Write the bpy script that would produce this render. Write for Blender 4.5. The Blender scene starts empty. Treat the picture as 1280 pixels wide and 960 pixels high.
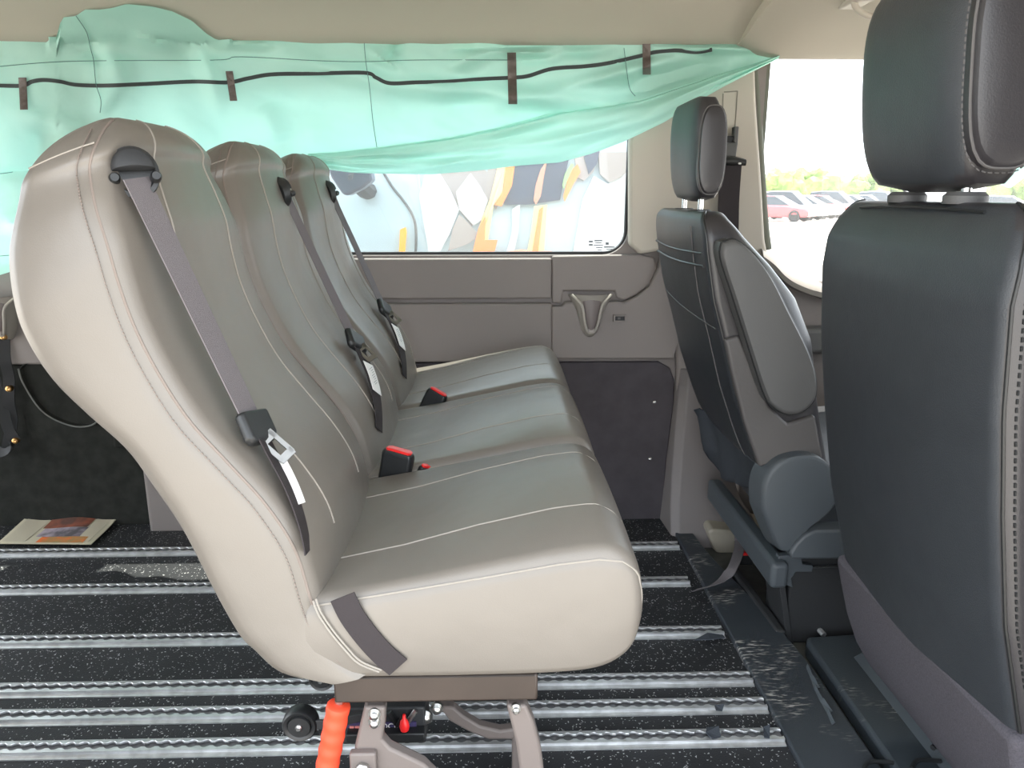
import bpy, bmesh, math, random
from mathutils import Vector, Matrix, noise
random.seed(7)
PI = math.pi
SC = bpy.context.scene
COL = SC.collection

# ------------------------------------------------------------------ camera
F = 960.0
TH = math.radians(14.0)
YW = math.radians(1.5)
CAM = Vector((0, 0, 1.02))
FW = Vector((math.sin(YW)*math.cos(TH), math.cos(YW)*math.cos(TH), -math.sin(TH)))
RT = Vector((math.cos(YW), -math.sin(YW), 0))
UP = RT.cross(FW)

def P(px, py, y):
    """world point where the sight line of a measured spot meets the plane at depth y"""
    r = FW + RT*((px-640)/F) + UP*((480-py)/F)
    return CAM + r*(y/r.y)

def G(px, py, z=0.0):
    r = FW + RT*((px-640)/F) + UP*((480-py)/F)
    return CAM + r*((z-CAM.z)/r.z)

def proj(p):
    v = p - CAM
    d = v.dot(FW)
    return 640+F*v.dot(RT)/d, 480-F*v.dot(UP)/d

cam_d = bpy.data.cameras.new('camera')
cam = bpy.data.objects.new('camera', cam_d)
COL.objects.link(cam)
cam_d.sensor_width = 36
cam_d.lens = 36*F/1280
cam_d.clip_start = 0.02
cam_d.clip_end = 600
M = Matrix((RT, UP, -FW)).transposed().to_4x4()
M.translation = CAM
cam.matrix_world = M
SC.camera = cam

# ------------------------------------------------------------------ materials
def mat(name, col, rough=.5, metal=0.0, bump=0.0, bscale=200, var=0.0, vscale=8, spec=.5, col2=None, coat=0, sheen=0, detail=3):
    m = bpy.data.materials.new(name)
    m.use_nodes = True
    nt = m.node_tree
    b = nt.nodes['Principled BSDF']
    b.inputs['Base Color'].default_value = (*col, 1)
    b.inputs['Roughness'].default_value = rough
    b.inputs['Metallic'].default_value = metal
    b.inputs['Specular IOR Level'].default_value = spec
    b.inputs['Coat Weight'].default_value = coat
    b.inputs['Sheen Weight'].default_value = sheen
    tc = nt.nodes.new('ShaderNodeTexCoord')
    if var or col2:
        n = nt.nodes.new('ShaderNodeTexNoise')
        n.inputs['Scale'].default_value = vscale
        n.inputs['Detail'].default_value = detail
        nt.links.new(tc.outputs['Object'], n.inputs['Vector'])
        mx = nt.nodes.new('ShaderNodeMix')
        mx.data_type = 'RGBA'
        c2 = col2 or tuple(c*(1-var) for c in col)
        mx.inputs[6].default_value = (*col, 1)
        mx.inputs[7].default_value = (*c2, 1)
        rp = nt.nodes.new('ShaderNodeMapRange')
        rp.inputs[1].default_value = .35
        rp.inputs[2].default_value = .65
        nt.links.new(n.outputs['Fac'], rp.inputs[0])
        nt.links.new(rp.outputs[0], mx.inputs[0])
        nt.links.new(mx.outputs[2], b.inputs['Base Color'])
    if bump:
        n2 = nt.nodes.new('ShaderNodeTexNoise')
        n2.inputs['Scale'].default_value = bscale
        n2.inputs['Detail'].default_value = 4
        nt.links.new(tc.outputs['Object'], n2.inputs['Vector'])
        bp = nt.nodes.new('ShaderNodeBump')
        bp.inputs['Strength'].default_value = bump
        bp.inputs['Distance'].default_value = .002
        nt.links.new(n2.outputs['Fac'], bp.inputs['Height'])
        nt.links.new(bp.outputs['Normal'], b.inputs['Normal'])
    return m

def mix_over(m, fac_socket, col):
    """lay a second colour over a material's base colour by a factor socket"""
    nt = m.node_tree
    b = nt.nodes['Principled BSDF']
    mx = nt.nodes.new('ShaderNodeMix')
    mx.data_type = 'RGBA'
    src = b.inputs['Base Color']
    if src.is_linked:
        nt.links.new(src.links[0].from_socket, mx.inputs[6])
    else:
        mx.inputs[6].default_value = src.default_value
    mx.inputs[7].default_value = (*col, 1)
    nt.links.new(fac_socket, mx.inputs[0])
    nt.links.new(mx.outputs[2], b.inputs['Base Color'])
    return mx

def wrinkle(m, scale=14, strength=.35, dist=.01):
    """broad soft unevenness chained under the fine grain"""
    nt = m.node_tree
    b = nt.nodes['Principled BSDF']
    tc = nt.nodes.new('ShaderNodeTexCoord')
    n = nt.nodes.new('ShaderNodeTexNoise')
    n.inputs['Scale'].default_value = scale
    n.inputs['Detail'].default_value = 2
    nt.links.new(tc.outputs['Object'], n.inputs['Vector'])
    bp = nt.nodes.new('ShaderNodeBump')
    bp.inputs['Strength'].default_value = strength
    bp.inputs['Distance'].default_value = dist
    nt.links.new(n.outputs['Fac'], bp.inputs['Height'])
    if b.inputs['Normal'].is_linked:
        nt.links.new(b.inputs['Normal'].links[0].from_socket, bp.inputs['Normal'])
    nt.links.new(bp.outputs['Normal'], b.inputs['Normal'])

VINYL = mat('grey_vinyl', (.163, .145, .126), .38, bump=.12, bscale=700, var=.06, vscale=5, spec=.55)
wrinkle(VINYL, 11, .25, .012)
PIPE = mat('pale_thread', (.27, .245, .215), .6)
DSTITCH = mat('dark_thread', (.09, .085, .085), .6)
STITCH = mat('stitch_thread', (.19, .155, .135), .7)
CREASE = mat('dark_crease', (.02, .02, .02), .8)
BLACKV = mat('black_leather', (.032, .036, .042), .40, bump=.3, bscale=600, var=.1, vscale=30, spec=.55)
wrinkle(BLACKV, 9, .15, .01)
BLACKV2 = mat('black_leather_side', (.028, .026, .029), .38, bump=.15, bscale=500, spec=.6)
ARMV = mat('charcoal_trim', (.085, .084, .084), .55, bump=.2, bscale=500)
SEATCARPET = mat('grey_seat_felt', (.094, .088, .102), .95, bump=.6, bscale=900, var=.25, vscale=400, spec=.1)
GREYFELT = mat('dark_flap_cloth', (.055, .062, .075), .9, bump=.5, bscale=600, spec=.15)
WEB = mat('belt_webbing', (.15, .135, .142), .75, bump=.5, bscale=1500, spec=.25)
WEBD = mat('belt_webbing_dark', (.036, .030, .032), .75, bump=.5, bscale=1500, spec=.25)
BLKP = mat('black_plastic', (.015, .016, .017), .4, bump=.1, bscale=500)
BLKM = mat('black_matte', (.02, .021, .023), .65, bump=.2, bscale=300)
SLATE = mat('slate_plastic', (.060, .070, .080), .5, bump=.2, bscale=600)
STEEL = mat('steel', (.55, .55, .54), .28, 1.0)
TONGUE = mat('brushed_steel', (.30, .30, .295), .40, 1.0)
CHROME = mat('chrome', (.75, .75, .75), .15, 1.0)
ALU = mat('aluminium', (.66, .67, .68), .42, .75, bump=.15, bscale=120, var=.25, vscale=40)
RED = mat('red_plastic', (.75, .02, .02), .35)
ORRED = mat('orange_red_rubber', (.85, .075, .03), .5, bump=.1)
WHITE = mat('white_tag', (.8, .79, .78), .6)
TAGINK = mat('tag_ink', (.35, .35, .37), .7)
TAUPE = mat('taupe_steel', (.155, .13, .12), .45, bump=.1, bscale=200, spec=.4)
BROWN = mat('brown_steel', (.046, .032, .025), .45, var=.35, vscale=7, bump=.05)  # mottled tone paints in the blurred reflections on the bar
BEIGE = mat('beige_trim', (.47, .43, .37), .6, bump=.15, bscale=500, spec=.3)
HEADL = mat('headliner', (.44, .405, .34), .95, bump=.4, bscale=900, spec=.1)
GREYW = mat('grey_wall_trim', (.215, .19, .18), .55, bump=.25, bscale=500, spec=.35)
DARKW = mat('dark_lower_trim', (.062, .055, .062), .7, bump=.4, bscale=500, spec=.25, var=.15, vscale=20)
COVERSHADEW = mat('dark_cover_shaded_trim', (.028, .029, .026), .92, bump=.6, bscale=900, spec=.1, var=.3, vscale=25)
TAPE = mat('brown_tape', (.12, .095, .085), .45, bump=.4, bscale=120, var=.3, vscale=60)
CORD = mat('black_cord', (.02, .03, .03), .6)
SEAL = mat('door_seal', (.14, .15, .12), .7)
INKT = mat('printed_line', (.09, .22, .2), .8)
PAPER = mat('newsprint', (.52, .48, .36), .85)
BRASS = mat('brass', (.65, .38, .15), .3, 1.0)
PAVE = mat('pale_pavement', (.60, .56, .50), .9, var=.12, vscale=2)
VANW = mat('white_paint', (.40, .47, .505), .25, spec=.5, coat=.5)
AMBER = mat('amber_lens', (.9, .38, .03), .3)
ORANGE = mat('orange_reflection', (.9, .22, .04), .4)
YELLOW = mat('yellow_reflection', (.9, .65, .25), .4)
NAVY = mat('navy_mirror_and_reflection', (.035, .045, .075), .3)
TAUPEF = mat('taupe_reflection', (.30, .25, .23), .5)
WHITEF = mat('white_reflection', (.54, .54, .55), .3)
TYRE = mat('tyre', (.02, .02, .02), .8)
CARGL = mat('car_glass', (.03, .04, .05), .1)
BARK = mat('bark', (.12, .08, .05), .9)
LEAF = mat('leaf', (.22, .34, .08), .8, var=.5, vscale=1.5)

# speckled rubber floor
RUB = mat('speckled_rubber', (.022, .023, .026), .55, bump=.5, bscale=300, spec=.3, var=.25, vscale=12)
def speckle(m):
    nt = m.node_tree
    tc = nt.nodes.new('ShaderNodeTexCoord')
    nz = nt.nodes.new('ShaderNodeTexNoise'); nz.inputs['Scale'].default_value = 90
    vm = nt.nodes.new('ShaderNodeMix'); vm.data_type = 'RGBA'; vm.blend_type = 'LINEAR_LIGHT'
    vm.inputs[0].default_value = .008
    nt.links.new(tc.outputs['Object'], nz.inputs['Vector'])
    nt.links.new(tc.outputs['Object'], vm.inputs[6])
    nt.links.new(nz.outputs['Color'], vm.inputs[7])
    prev = None
    for sc, th_, keep in ((150, .27, .22), (240, .30, .13)):
        v = nt.nodes.new('ShaderNodeTexVoronoi'); v.inputs['Scale'].default_value = sc
        nt.links.new(vm.outputs[2], v.inputs['Vector'])
        lt = nt.nodes.new('ShaderNodeMath'); lt.operation = 'LESS_THAN'; lt.inputs[1].default_value = th_
        nt.links.new(v.outputs['Distance'], lt.inputs[0])
        sp = nt.nodes.new('ShaderNodeSeparateColor')
        nt.links.new(v.outputs['Color'], sp.inputs[0])
        l2 = nt.nodes.new('ShaderNodeMath'); l2.operation = 'LESS_THAN'; l2.inputs[1].default_value = keep
        nt.links.new(sp.outputs[0], l2.inputs[0])
        mu = nt.nodes.new('ShaderNodeMath'); mu.operation = 'MULTIPLY'
        nt.links.new(lt.outputs[0], mu.inputs[0]); nt.links.new(l2.outputs[0], mu.inputs[1])
        if prev:
            mx = nt.nodes.new('ShaderNodeMath'); mx.operation = 'MAXIMUM'
            nt.links.new(prev, mx.inputs[0]); nt.links.new(mu.outputs[0], mx.inputs[1])
            prev = mx.outputs[0]
        else:
            prev = mu.outputs[0]
    mix_over(m, prev, (.42, .42, .42))
speckle(RUB)

# scuffed black plastic
def scuffed(name, base, amount, lo, sx=1, sy=1, seed=0.0):
    m = mat(name, base, .5, bump=.3, bscale=400)
    nt = m.node_tree
    tc = nt.nodes.new('ShaderNodeTexCoord')
    mp = nt.nodes.new('ShaderNodeMapping')
    mp.inputs['Location'].default_value = (seed, seed*.7, 0)
    mp.inputs['Rotation'].default_value = (0, 0, .35)
    mp.inputs['Scale'].default_value = (sx, sy, 1)
    nt.links.new(tc.outputs['Object'], mp.inputs['Vector'])
    a = nt.nodes.new('ShaderNodeTexNoise'); a.inputs['Scale'].default_value = 7; a.inputs['Detail'].default_value = 2
    b = nt.nodes.new('ShaderNodeTexNoise'); b.inputs['Scale'].default_value = 70; b.inputs['Detail'].default_value = 6
    nt.links.new(tc.outputs['Object'], a.inputs['Vector'])
    nt.links.new(mp.outputs[0], b.inputs['Vector'])
    r1 = nt.nodes.new('ShaderNodeMapRange'); r1.inputs[1].default_value = lo; r1.inputs[2].default_value = lo+.1
    r2 = nt.nodes.new('ShaderNodeMapRange'); r2.inputs[1].default_value = .52; r2.inputs[2].default_value = .66
    nt.links.new(a.outputs['Fac'], r1.inputs[0]); nt.links.new(b.outputs['Fac'], r2.inputs[0])
    mu = nt.nodes.new('ShaderNodeMath'); mu.operation = 'MULTIPLY'
    nt.links.new(r1.outputs[0], mu.inputs[0]); nt.links.new(r2.outputs[0], mu.inputs[1])
    m2 = nt.nodes.new('ShaderNodeMath'); m2.operation = 'MULTIPLY'; m2.inputs[1].default_value = amount
    nt.links.new(mu.outputs[0], m2.inputs[0])
    mix_over(m, m2.outputs[0], (.42, .40, .37))
    return m
SCUFF = scuffed('scuffed_sill_rubber', (.032, .038, .046), .9, .50, .6, 3)
SCUFF2 = scuffed('scuffed_step_plastic', (.038, .047, .056), .8, .56, .6, 3, 3.1)

# drape: thin sheet that lets light through
def drape_mat():
    m = mat('teal_sheet', (.50, .79, .70), .55, bump=.25, bscale=90, spec=.3)
    nt = m.node_tree
    b = nt.nodes['Principled BSDF']
    out = nt.nodes['Material Output']
    tr = nt.nodes.new('ShaderNodeBsdfTranslucent')
    tr.inputs['Color'].default_value = (.46, .84, .74, 1)
    mx = nt.nodes.new('ShaderNodeMixShader')
    mx.inputs[0].default_value = .34
    nt.links.new(b.outputs[0], mx.inputs[1]); nt.links.new(tr.outputs[0], mx.inputs[2])
    nt.links.new(mx.outputs[0], out.inputs[0])
    return m
TEAL = drape_mat()

def glass_mat(name, haze, tint=(1, 1, 1)):
    m = bpy.data.materials.new(name); m.use_nodes = True
    nt = m.node_tree
    for n in list(nt.nodes):
        if n.type != 'OUTPUT_MATERIAL': nt.nodes.remove(n)
    out = nt.nodes['Material Output']
    t = nt.nodes.new('ShaderNodeBsdfTransparent'); t.inputs[0].default_value = (*tint, 1)
    g = nt.nodes.new('ShaderNodeBsdfGlossy'); g.inputs['Roughness'].default_value = .02
    fr = nt.nodes.new('ShaderNodeFresnel'); fr.inputs[0].default_value = 1.45
    mx = nt.nodes.new('ShaderNodeMixShader')
    ge = nt.nodes.new('ShaderNodeNewGeometry')
    sb = nt.nodes.new('ShaderNodeMath'); sb.operation = 'SUBTRACT'; sb.use_clamp = True
    nt.links.new(fr.outputs[0], sb.inputs[0]); nt.links.new(ge.outputs['Backfacing'], sb.inputs[1])
    nt.links.new(sb.outputs[0], mx.inputs[0]); nt.links.new(t.outputs[0], mx.inputs[1]); nt.links.new(g.outputs[0], mx.inputs[2])
    d = nt.nodes.new('ShaderNodeBsdfTranslucent'); d.inputs[0].default_value = (.9, .9, .9, 1)
    m2 = nt.nodes.new('ShaderNodeMixShader'); m2.inputs[0].default_value = haze  # translucent share stands in for glare washing out the view
    nt.links.new(mx.outputs[0], m2.inputs[1]); nt.links.new(d.outputs[0], m2.inputs[2])
    nt.links.new(m2.outputs[0], out.inputs[0])
    return m
GLASS = glass_mat('clear_glass', .03, (.93, .97, .97))
HAZY = glass_mat('hazy_glass', .03)

# ------------------------------------------------------------------ object helpers
def W(parent):
    return parent.matrix_world.inverted() if parent else Matrix()

def loc_of(o):
    l = Vector((0, 0, 0))
    while o:
        l += o.location
        o = o.parent
    return l

def obj(name, bm, m, parent=None, smooth=True, bevel=0.0, seg=2, sub=0, solid=0.0):
    me = bpy.data.meshes.new(name)
    bmesh.ops.recalc_face_normals(bm, faces=bm.faces[:])
    org = loc_of(parent) if parent else Vector((0, 0, 0))
    if parent:
        for v in bm.verts: v.co -= org
    bm.to_mesh(me); bm.free()
    o = bpy.data.objects.new(name, me)
    COL.objects.link(o)
    mats = m if isinstance(m, (list, tuple)) else [m]
    for mm in mats: me.materials.append(mm)
    if smooth:
        for p in me.polygons: p.use_smooth = True
    if parent: o.parent = parent
    if solid:
        s = o.modifiers.new('solid', 'SOLIDIFY'); s.thickness = solid; s.offset = 0
    if bevel:
        b = o.modifiers.new('bevel', 'BEVEL'); b.width = bevel; b.segments = seg; b.limit_method = 'ANGLE'; b.angle_limit = math.radians(35)
        b.harden_normals = False
    if sub:
        s = o.modifiers.new('sub', 'SUBSURF'); s.levels = sub; s.render_levels = sub
    if smooth and not sub:
        w = o.modifiers.new('wn', 'WEIGHTED_NORMAL'); w.keep_sharp = True
        me.set_sharp_from_angle(angle=math.radians(40))
    return o

def tag(o, label, cat, group=None, kind=None):
    o['label'] = label; o['category'] = cat
    if group: o['group'] = group
    if kind: o['kind'] = kind
    return o

def struct(o):
    o['kind'] = 'structure'
    return o

def thing(name, label, cat, loc, group=None):
    o = bpy.data.objects.new(name, None)
    o.empty_display_size = .05
    COL.objects.link(o)
    o.location = loc
    return tag(o, label, cat, group)

def B(): return bmesh.new()

def add_box(bm, a, b):
    x0, y0, z0 = a; x1, y1, z1 = b
    vs = [bm.verts.new(c) for c in ((x0,y0,z0),(x1,y0,z0),(x1,y1,z0),(x0,y1,z0),(x0,y0,z1),(x1,y0,z1),(x1,y1,z1),(x0,y1,z1))]
    for f in ((0,3,2,1),(4,5,6,7),(0,1,5,4),(1,2,6,5),(2,3,7,6),(3,0,4,7)):
        bm.faces.new([vs[i] for i in f])
    return bm

def box(a, b): return add_box(B(), a, b)

def add_loft(bm, rings, cap=True, closed=True):
    vr = [[bm.verts.new(p) for p in r] for r in rings]
    n = len(rings[0])
    for i in range(len(vr)-1):
        for j in range(n if closed else n-1):
            k = (j+1) % n
            try: bm.faces.new((vr[i][j], vr[i][k], vr[i+1][k], vr[i+1][j]))
            except ValueError: pass
    if cap and closed:
        bm.faces.new(list(reversed(vr[0]))); bm.faces.new(vr[-1])
    return bm

def loft(rings, cap=True, closed=True): return add_loft(B(), rings, cap, closed)

def add_tube(bm, pts, r, n=8, rs=None):
    pts = [Vector(p) for p in pts]
    rings = []
    ref = None
    for i, p in enumerate(pts):
        t = (pts[min(i+1, len(pts)-1)] - pts[max(i-1, 0)])
        if t.length < 1e-9: t = Vector((0, 0, 1))
        t.normalize()
        if ref is None:
            ref = t.orthogonal().normalized()
        else:
            ref = (ref - t*ref.dot(t))
            if ref.length < 1e-6: ref = t.orthogonal()
            ref.normalize()
        c = t.cross(ref)
        rr = rs[i] if rs else r
        rings.append([p + ref*math.cos(2*PI*k/n)*rr + c*math.sin(2*PI*k/n)*rr for k in range(n)])
    return add_loft(bm, rings)

def tube(pts, r, n=8, rs=None): return add_tube(B(), pts, r, n, rs)

def cr(pts, n):
    """Catmull-Rom through tuples/Vectors, n samples"""
    pts = [tuple(p) for p in pts]
    m = len(pts)
    out = []
    for i in range(n):
        u = i/(n-1)*(m-1)
        k = min(int(u), m-2); t = u-k
        p0 = pts[max(k-1, 0)]; p1 = pts[k]; p2 = pts[k+1]; p3 = pts[min(k+2, m-1)]
        out.append(tuple(.5*((2*b)+(-a+c)*t+(2*a-5*b+4*c-d)*t*t+(-a+3*b-3*c+d)*t**3) for a, b, c, d in zip(p0, p1, p2, p3)))
    return out

def curve(pts, n): return [Vector(p) for p in cr(pts, n)]

def lin(tab, x):
    if x <= tab[0][0]: return tab[0][1]
    for (a, b), (c, d) in zip(tab, tab[1:]):
        if x <= c: return b+(d-b)*(x-a)/(c-a)
    return tab[-1][1]

def add_ribbon(bm, pts, sides, width, thick, normals=None):
    """strip with real thickness: sides = unit vectors across the strip"""
    rings = []
    for i, p in enumerate(pts):
        t = (pts[min(i+1, len(pts)-1)] - pts[max(i-1, 0)]).normalized()
        s = sides[i] if isinstance(sides, list) else sides
        s = (s - t*s.dot(t)).normalized()
        n = t.cross(s)
        w = width/2; h = thick/2
        rings.append([p+s*w+n*h, p-s*w+n*h, p-s*w-n*h, p+s*w-n*h])
    return add_loft(bm, rings)

def ribbon(pts, sides, width, thick): return add_ribbon(B(), pts, sides, width, thick)

def plate(outer, holes=(), y0=0, y1=.01, axis='y'):
    """flat plate with openings: outlines as (x,z) pairs, thickness from y0 to y1"""
    def mk(p, d):
        if axis == 'y': return Vector((p[0], d, p[1]))
        if axis == 'z': return Vector((p[0], p[1], d))
        return Vector((d, p[0], p[1]))
    bm = B()
    loops = []
    for lp in [outer]+list(holes):
        vs = [bm.verts.new(mk(p, y0)) for p in lp]
        es = [bm.edges.new((vs[i], vs[(i+1) % len(vs)])) for i in range(len(vs))]
        loops.append((vs, es))
    if holes:
        bmesh.ops.triangle_fill(bm, use_beauty=True, use_dissolve=True, edges=[e for _, es in loops for e in es])
    else:
        bm.faces.new(loops[0][0])
    r = bmesh.ops.extrude_face_region(bm, geom=bm.faces[:])
    off = mk((0, 0), y1)-mk((0, 0), y0)
    for v in r['geom']:
        if isinstance(v, bmesh.types.BMVert): v.co += off
    return bm

def rrect(x0, z0, x1, z1, r, n=6):
    rs = r if isinstance(r, (tuple, list)) else (r,)*4   # bl, br, tr, tl
    out = []
    for (cx, cz, a, rr) in ((x0+rs[0], z0+rs[0], PI, rs[0]), (x1-rs[1], z0+rs[1], 1.5*PI, rs[1]), (x1-rs[2], z1-rs[2], 0, rs[2]), (x0+rs[3], z1-rs[3], .5*PI, rs[3])):
        if rr <= 0: out.append((cx, cz)); continue
        for i in range(n+1):
            t = a+i/n*PI/2
            out.append((cx+rr*math.cos(t), cz+rr*math.sin(t)))
    return out

def add_cyl(bm, c, axis, r, h, n=20, r2=None):
    c = Vector(c); axis = Vector(axis).normalized()
    a = axis.orthogonal().normalized(); b = axis.cross(a)
    r2 = r if r2 is None else r2
    add_loft(bm, [[c+axis*(h*k)+(a*math.cos(2*PI*i/n)+b*math.sin(2*PI*i/n))*rr for i in range(n)] for k, rr in ((0, r), (1, r2))])
    return bm

def add_lathe(bm, c, axis, prof, n=24):
    c = Vector(c); axis = Vector(axis).normalized()
    a = axis.orthogonal().normalized(); b = axis.cross(a)
    return add_loft(bm, [[c+axis*h+(a*math.cos(2*PI*i/n)+b*math.sin(2*PI*i/n))*max(r, 1e-4) for i in range(n)] for h, r in prof])

# ------------------------------------------------------------------ the setting
struct(obj('floor', plate([(-2.6, .2), (.56, .2), (.56, 2.36), (-2.6, 2.36)], (), -.05, 0, 'z'), RUB, smooth=False))
CABF = mat('cab_floor_vinyl', (.07, .068, .06), .7, bump=.3, bscale=300, var=.3, vscale=30)
struct(obj('floor_cab', plate([(.56, .2), (2.2, .2), (2.2, 2.36), (.56, 2.36)], (), -.09, -.03, 'z'), CABF, smooth=False))

# wall with its window openings
winA = rrect(-1.02, .84, .405, 1.34, (.06, .075, .06, .06), 8)
winB = rrect(-2.25, .84, -1.27, 1.34, .06, 8)
wall = struct(obj('wall_left', plate([(-2.6, -.05), (.78, -.05), (.78, 1.5), (-2.6, 1.5)], (winA, winB), 2.30, 2.345), GREYW, smooth=False, bevel=.006))
# gasket and pane
for nm, (x0, x1) in (('window_1', (-1.02, .405)), ('window_2', (-2.25, -1.27))):
    o = rrect(x0, .84, x1, 1.34, .065, 8); i_ = rrect(x0+.008, .848, x1-.008, 1.332, .06, 8)
    g = struct(obj(nm, plate(o, (i_,), 2.318, 2.338), BLKM, smooth=False))
    obj('pane', plate(rrect(x0+.006, .846, x1-.006, 1.334, .06, 8), (), 2.332, 2.336), GLASS, g, smooth=False)
    if nm == 'window_1':
        bm = B()
        for (a, b, c, d) in ((736, 301, 741, 303), (743, 300, 753, 301.5), (744, 303, 752, 304), (742, 306, 754, 307), (745, 309, 753, 310), (747, 312, 752, 313), (757, 303, 761, 306), (755, 308, 768, 309.5), (758, 311, 765, 312), (736, 305, 741, 307)):
            p = P(a, d, 2.33); q = P(c, b, 2.33)
            add_box(bm, (p.x, 2.3295, p.z), (q.x, 2.3315, q.z))
        obj('glass_marking', bm, mat('glass_mark', (.12, .13, .15), .5), g, smooth=False)

# lower wall trim pieces
def px_poly(L, y): return [(P(a, b, y).x, P(a, b, y).z) for a, b in L]
struct(obj('trim_1', plate([(-2.6, .522), (.180, .522), (.180, .700), (-2.6, .700)], (), 2.270, 2.302), GREYW, bevel=.007, seg=3))
swoop = px_poly([(690, 449), (842, 449), (850, 420), (852, 360), (850, 300), (838, 296), (828, 312), (823, 335), (812, 358), (795, 371), (780, 378), (772, 377), (706, 378), (703, 383), (690, 383)], 2.27)
struct(obj('trim_2', plate(swoop, (), 2.268, 2.302), GREYW, bevel=.008, seg=3))
struct(obj('trim_3', plate(px_poly([(690, 320), (800, 318), (818, 322), (822, 335), (812, 356), (795, 369), (780, 376), (770, 372), (768, 364), (704, 364), (702, 379), (690, 379)], 2.285), (), 2.284, 2.302), GREYW, bevel=.006, seg=3))
struct(obj('trim_4', plate([(-2.6, .712), (.178, .712), (.178, .832), (-2.6, .832)], (), 2.284, 2.302), GREYW, bevel=.006, seg=3))
# dark lower panels
struct(obj('trim_5', plate([(-.9, -.02), (.545, -.02)] + [(.548, .2), (.562, .38)] + [(.56, .46), (.545, .497), (.51, .517)] + [(-.9, .518)], (), 2.284, 2.302), DARKW, bevel=.004))
struct(obj('trim_6', plate([(-2.6, -.02), (-.9, -.02), (-.9, .518), (-2.6, .518)], (), 2.284, 2.302), COVERSHADEW, bevel=.004))  # same panel further left, its dimmer light put into a blacker colour
struct(obj('trim_7', box((-1.068, 2.232, -.01), (-.78, 2.29, .30)), GREYW, bevel=.012, seg=3))

# centre pillar: upper beige trim and lower foot
pill = px_poly([(787, 306), (787, 178), (800, 110), (830, 60), (944, 60), (946, 130), (953, 230), (957, 300), (962, 325), (905, 330), (838, 312), (800, 318)], 2.26)
struct(obj('trim_8', plate(pill, (), 2.262, 2.30), BEIGE, bevel=.01, seg=3))
slot = B()
sl = px_poly([(904, 116), (922, 114), (919, 170), (903, 170)], 2.26); sli = px_poly([(905.2, 117.5), (920.6, 116), (917.6, 170), (904.4, 170)], 2.26)
foot_prof = [(.50, 2.25, .72), (.40, 2.24, .72), (.25, 2.225, .735), (.12, 2.20, .76), (.05, 2.17, .80), (.0, 2.14, .82), (-.06, 2.13, .83)]
bm = B()
rings = []
for z, yf, xr in [tuple(c) for c in cr(foot_prof, 20)]:
    xl = .566 - (0.50-z)*.06
    rings.append([Vector((xl, 2.30, z)), Vector((xl+.008, yf+.02, z)), Vector((xl+.03, yf, z)), Vector((xr-.03, yf, z)), Vector((xr, yf+.02, z)), Vector((xr, 2.30, z))])
struct(obj('trim_9', loft(rings), mat('grey_pillar_foot', (.155, .138, .135), .5, bump=.2, bscale=400), bevel=.004))
struct(obj('trim_10', plate(px_poly([(838, 312), (905, 326), (962, 322), (965, 470), (940, 520), (846, 520), (846, 460)], 2.27), (), 2.270, 2.30), GREYW, bevel=.008))
ledge = [(.640, .035), (.652, .046), (.80, .03), (.84, .02), (.84, -.06), (.70, -.06), (.66, -.02)]
struct(obj('trim_11', plate(ledge, (), 2.10, 2.27), mat('pillar_foot_trim', (.30, .27, .22), .55, bump=.2, bscale=400), bevel=.012, seg=3))

# door side of the van: opening of the sliding door where the photograph is taken from, rear doors, dash
struct(obj('wall_right', plate([(-2.6, -.05), (-.80, -.05), (-.80, 1.42), (.66, 1.42), (.66, -.05), (1.0, -.05), (1.0, .75), (1.75, .75), (1.75, 1.38), (1.0, 1.38), (1.0, 1.5), (-2.6, 1.5)], (), .46, .52), GREYW, smooth=False))
dash = [(1.62, -.09), (1.60, .30), (1.55, .45), (1.52, .62), (1.58, .76), (1.75, .80), (2.1, .78), (2.16, .70), (2.16, -.09)]
struct(obj('trim_15', plate(dash, (), .52, 2.285), ARMV, bevel=.02, seg=3))

# driver's door
belt = [(.79, .87), (.825, .845), (.86, .812), (.90, .788), (.97, .765), (1.1, .75), (1.9, .74)]
doorp = [(.79, -.05)] + belt + [(1.9, -.05)]
door = struct(obj('door_1', plate(doorp, (), 2.285, 2.35), GREYW, bevel=.012, seg=3))
ledge_rings = []
for x, z in cr(belt, 30):
    ledge_rings.append([Vector((x, 2.24, z-.045)), Vector((x, 2.235, z-.03)), Vector((x, 2.25, z-.012)), Vector((x, 2.29, z)), Vector((x, 2.33, z+.004)), Vector((x, 2.33, z-.05))])
obj('door_sill_cap', loft(ledge_rings), mat('door_cap', (.27, .25, .225), .55, bump=.2), door)
obj('armrest', plate([(.86, .60), (.90, .63), (1.7, .63), (1.7, .55), (.88, .55)], (), 2.22, 2.29), ARMV, door, bevel=.015, seg=3)
g = struct(obj('window_3', plate([(.752, .86), (.80, .862), (.80, 1.43), (1.75, 1.43), (1.75, .745), (1.79, .74), (1.79, 1.46), (.752, 1.46)], (), 2.325, 2.35), SEAL, bevel=.003))
obj('pane', plate([(.79, .86)] + belt[1:-1] + [(1.78, .745), (1.78, 1.45), (.79, 1.45)], (), 2.337, 2.341), HAZY, g, smooth=False)
sealp = [P(940, 60, 2.31), P(945, 110, 2.31), P(951, 210, 2.31), P(956, 280, 2.31), P(960, 312, 2.31)]
struct(obj('trim_12', tube(curve(sealp, 24), .012, 10), SEAL))

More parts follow.
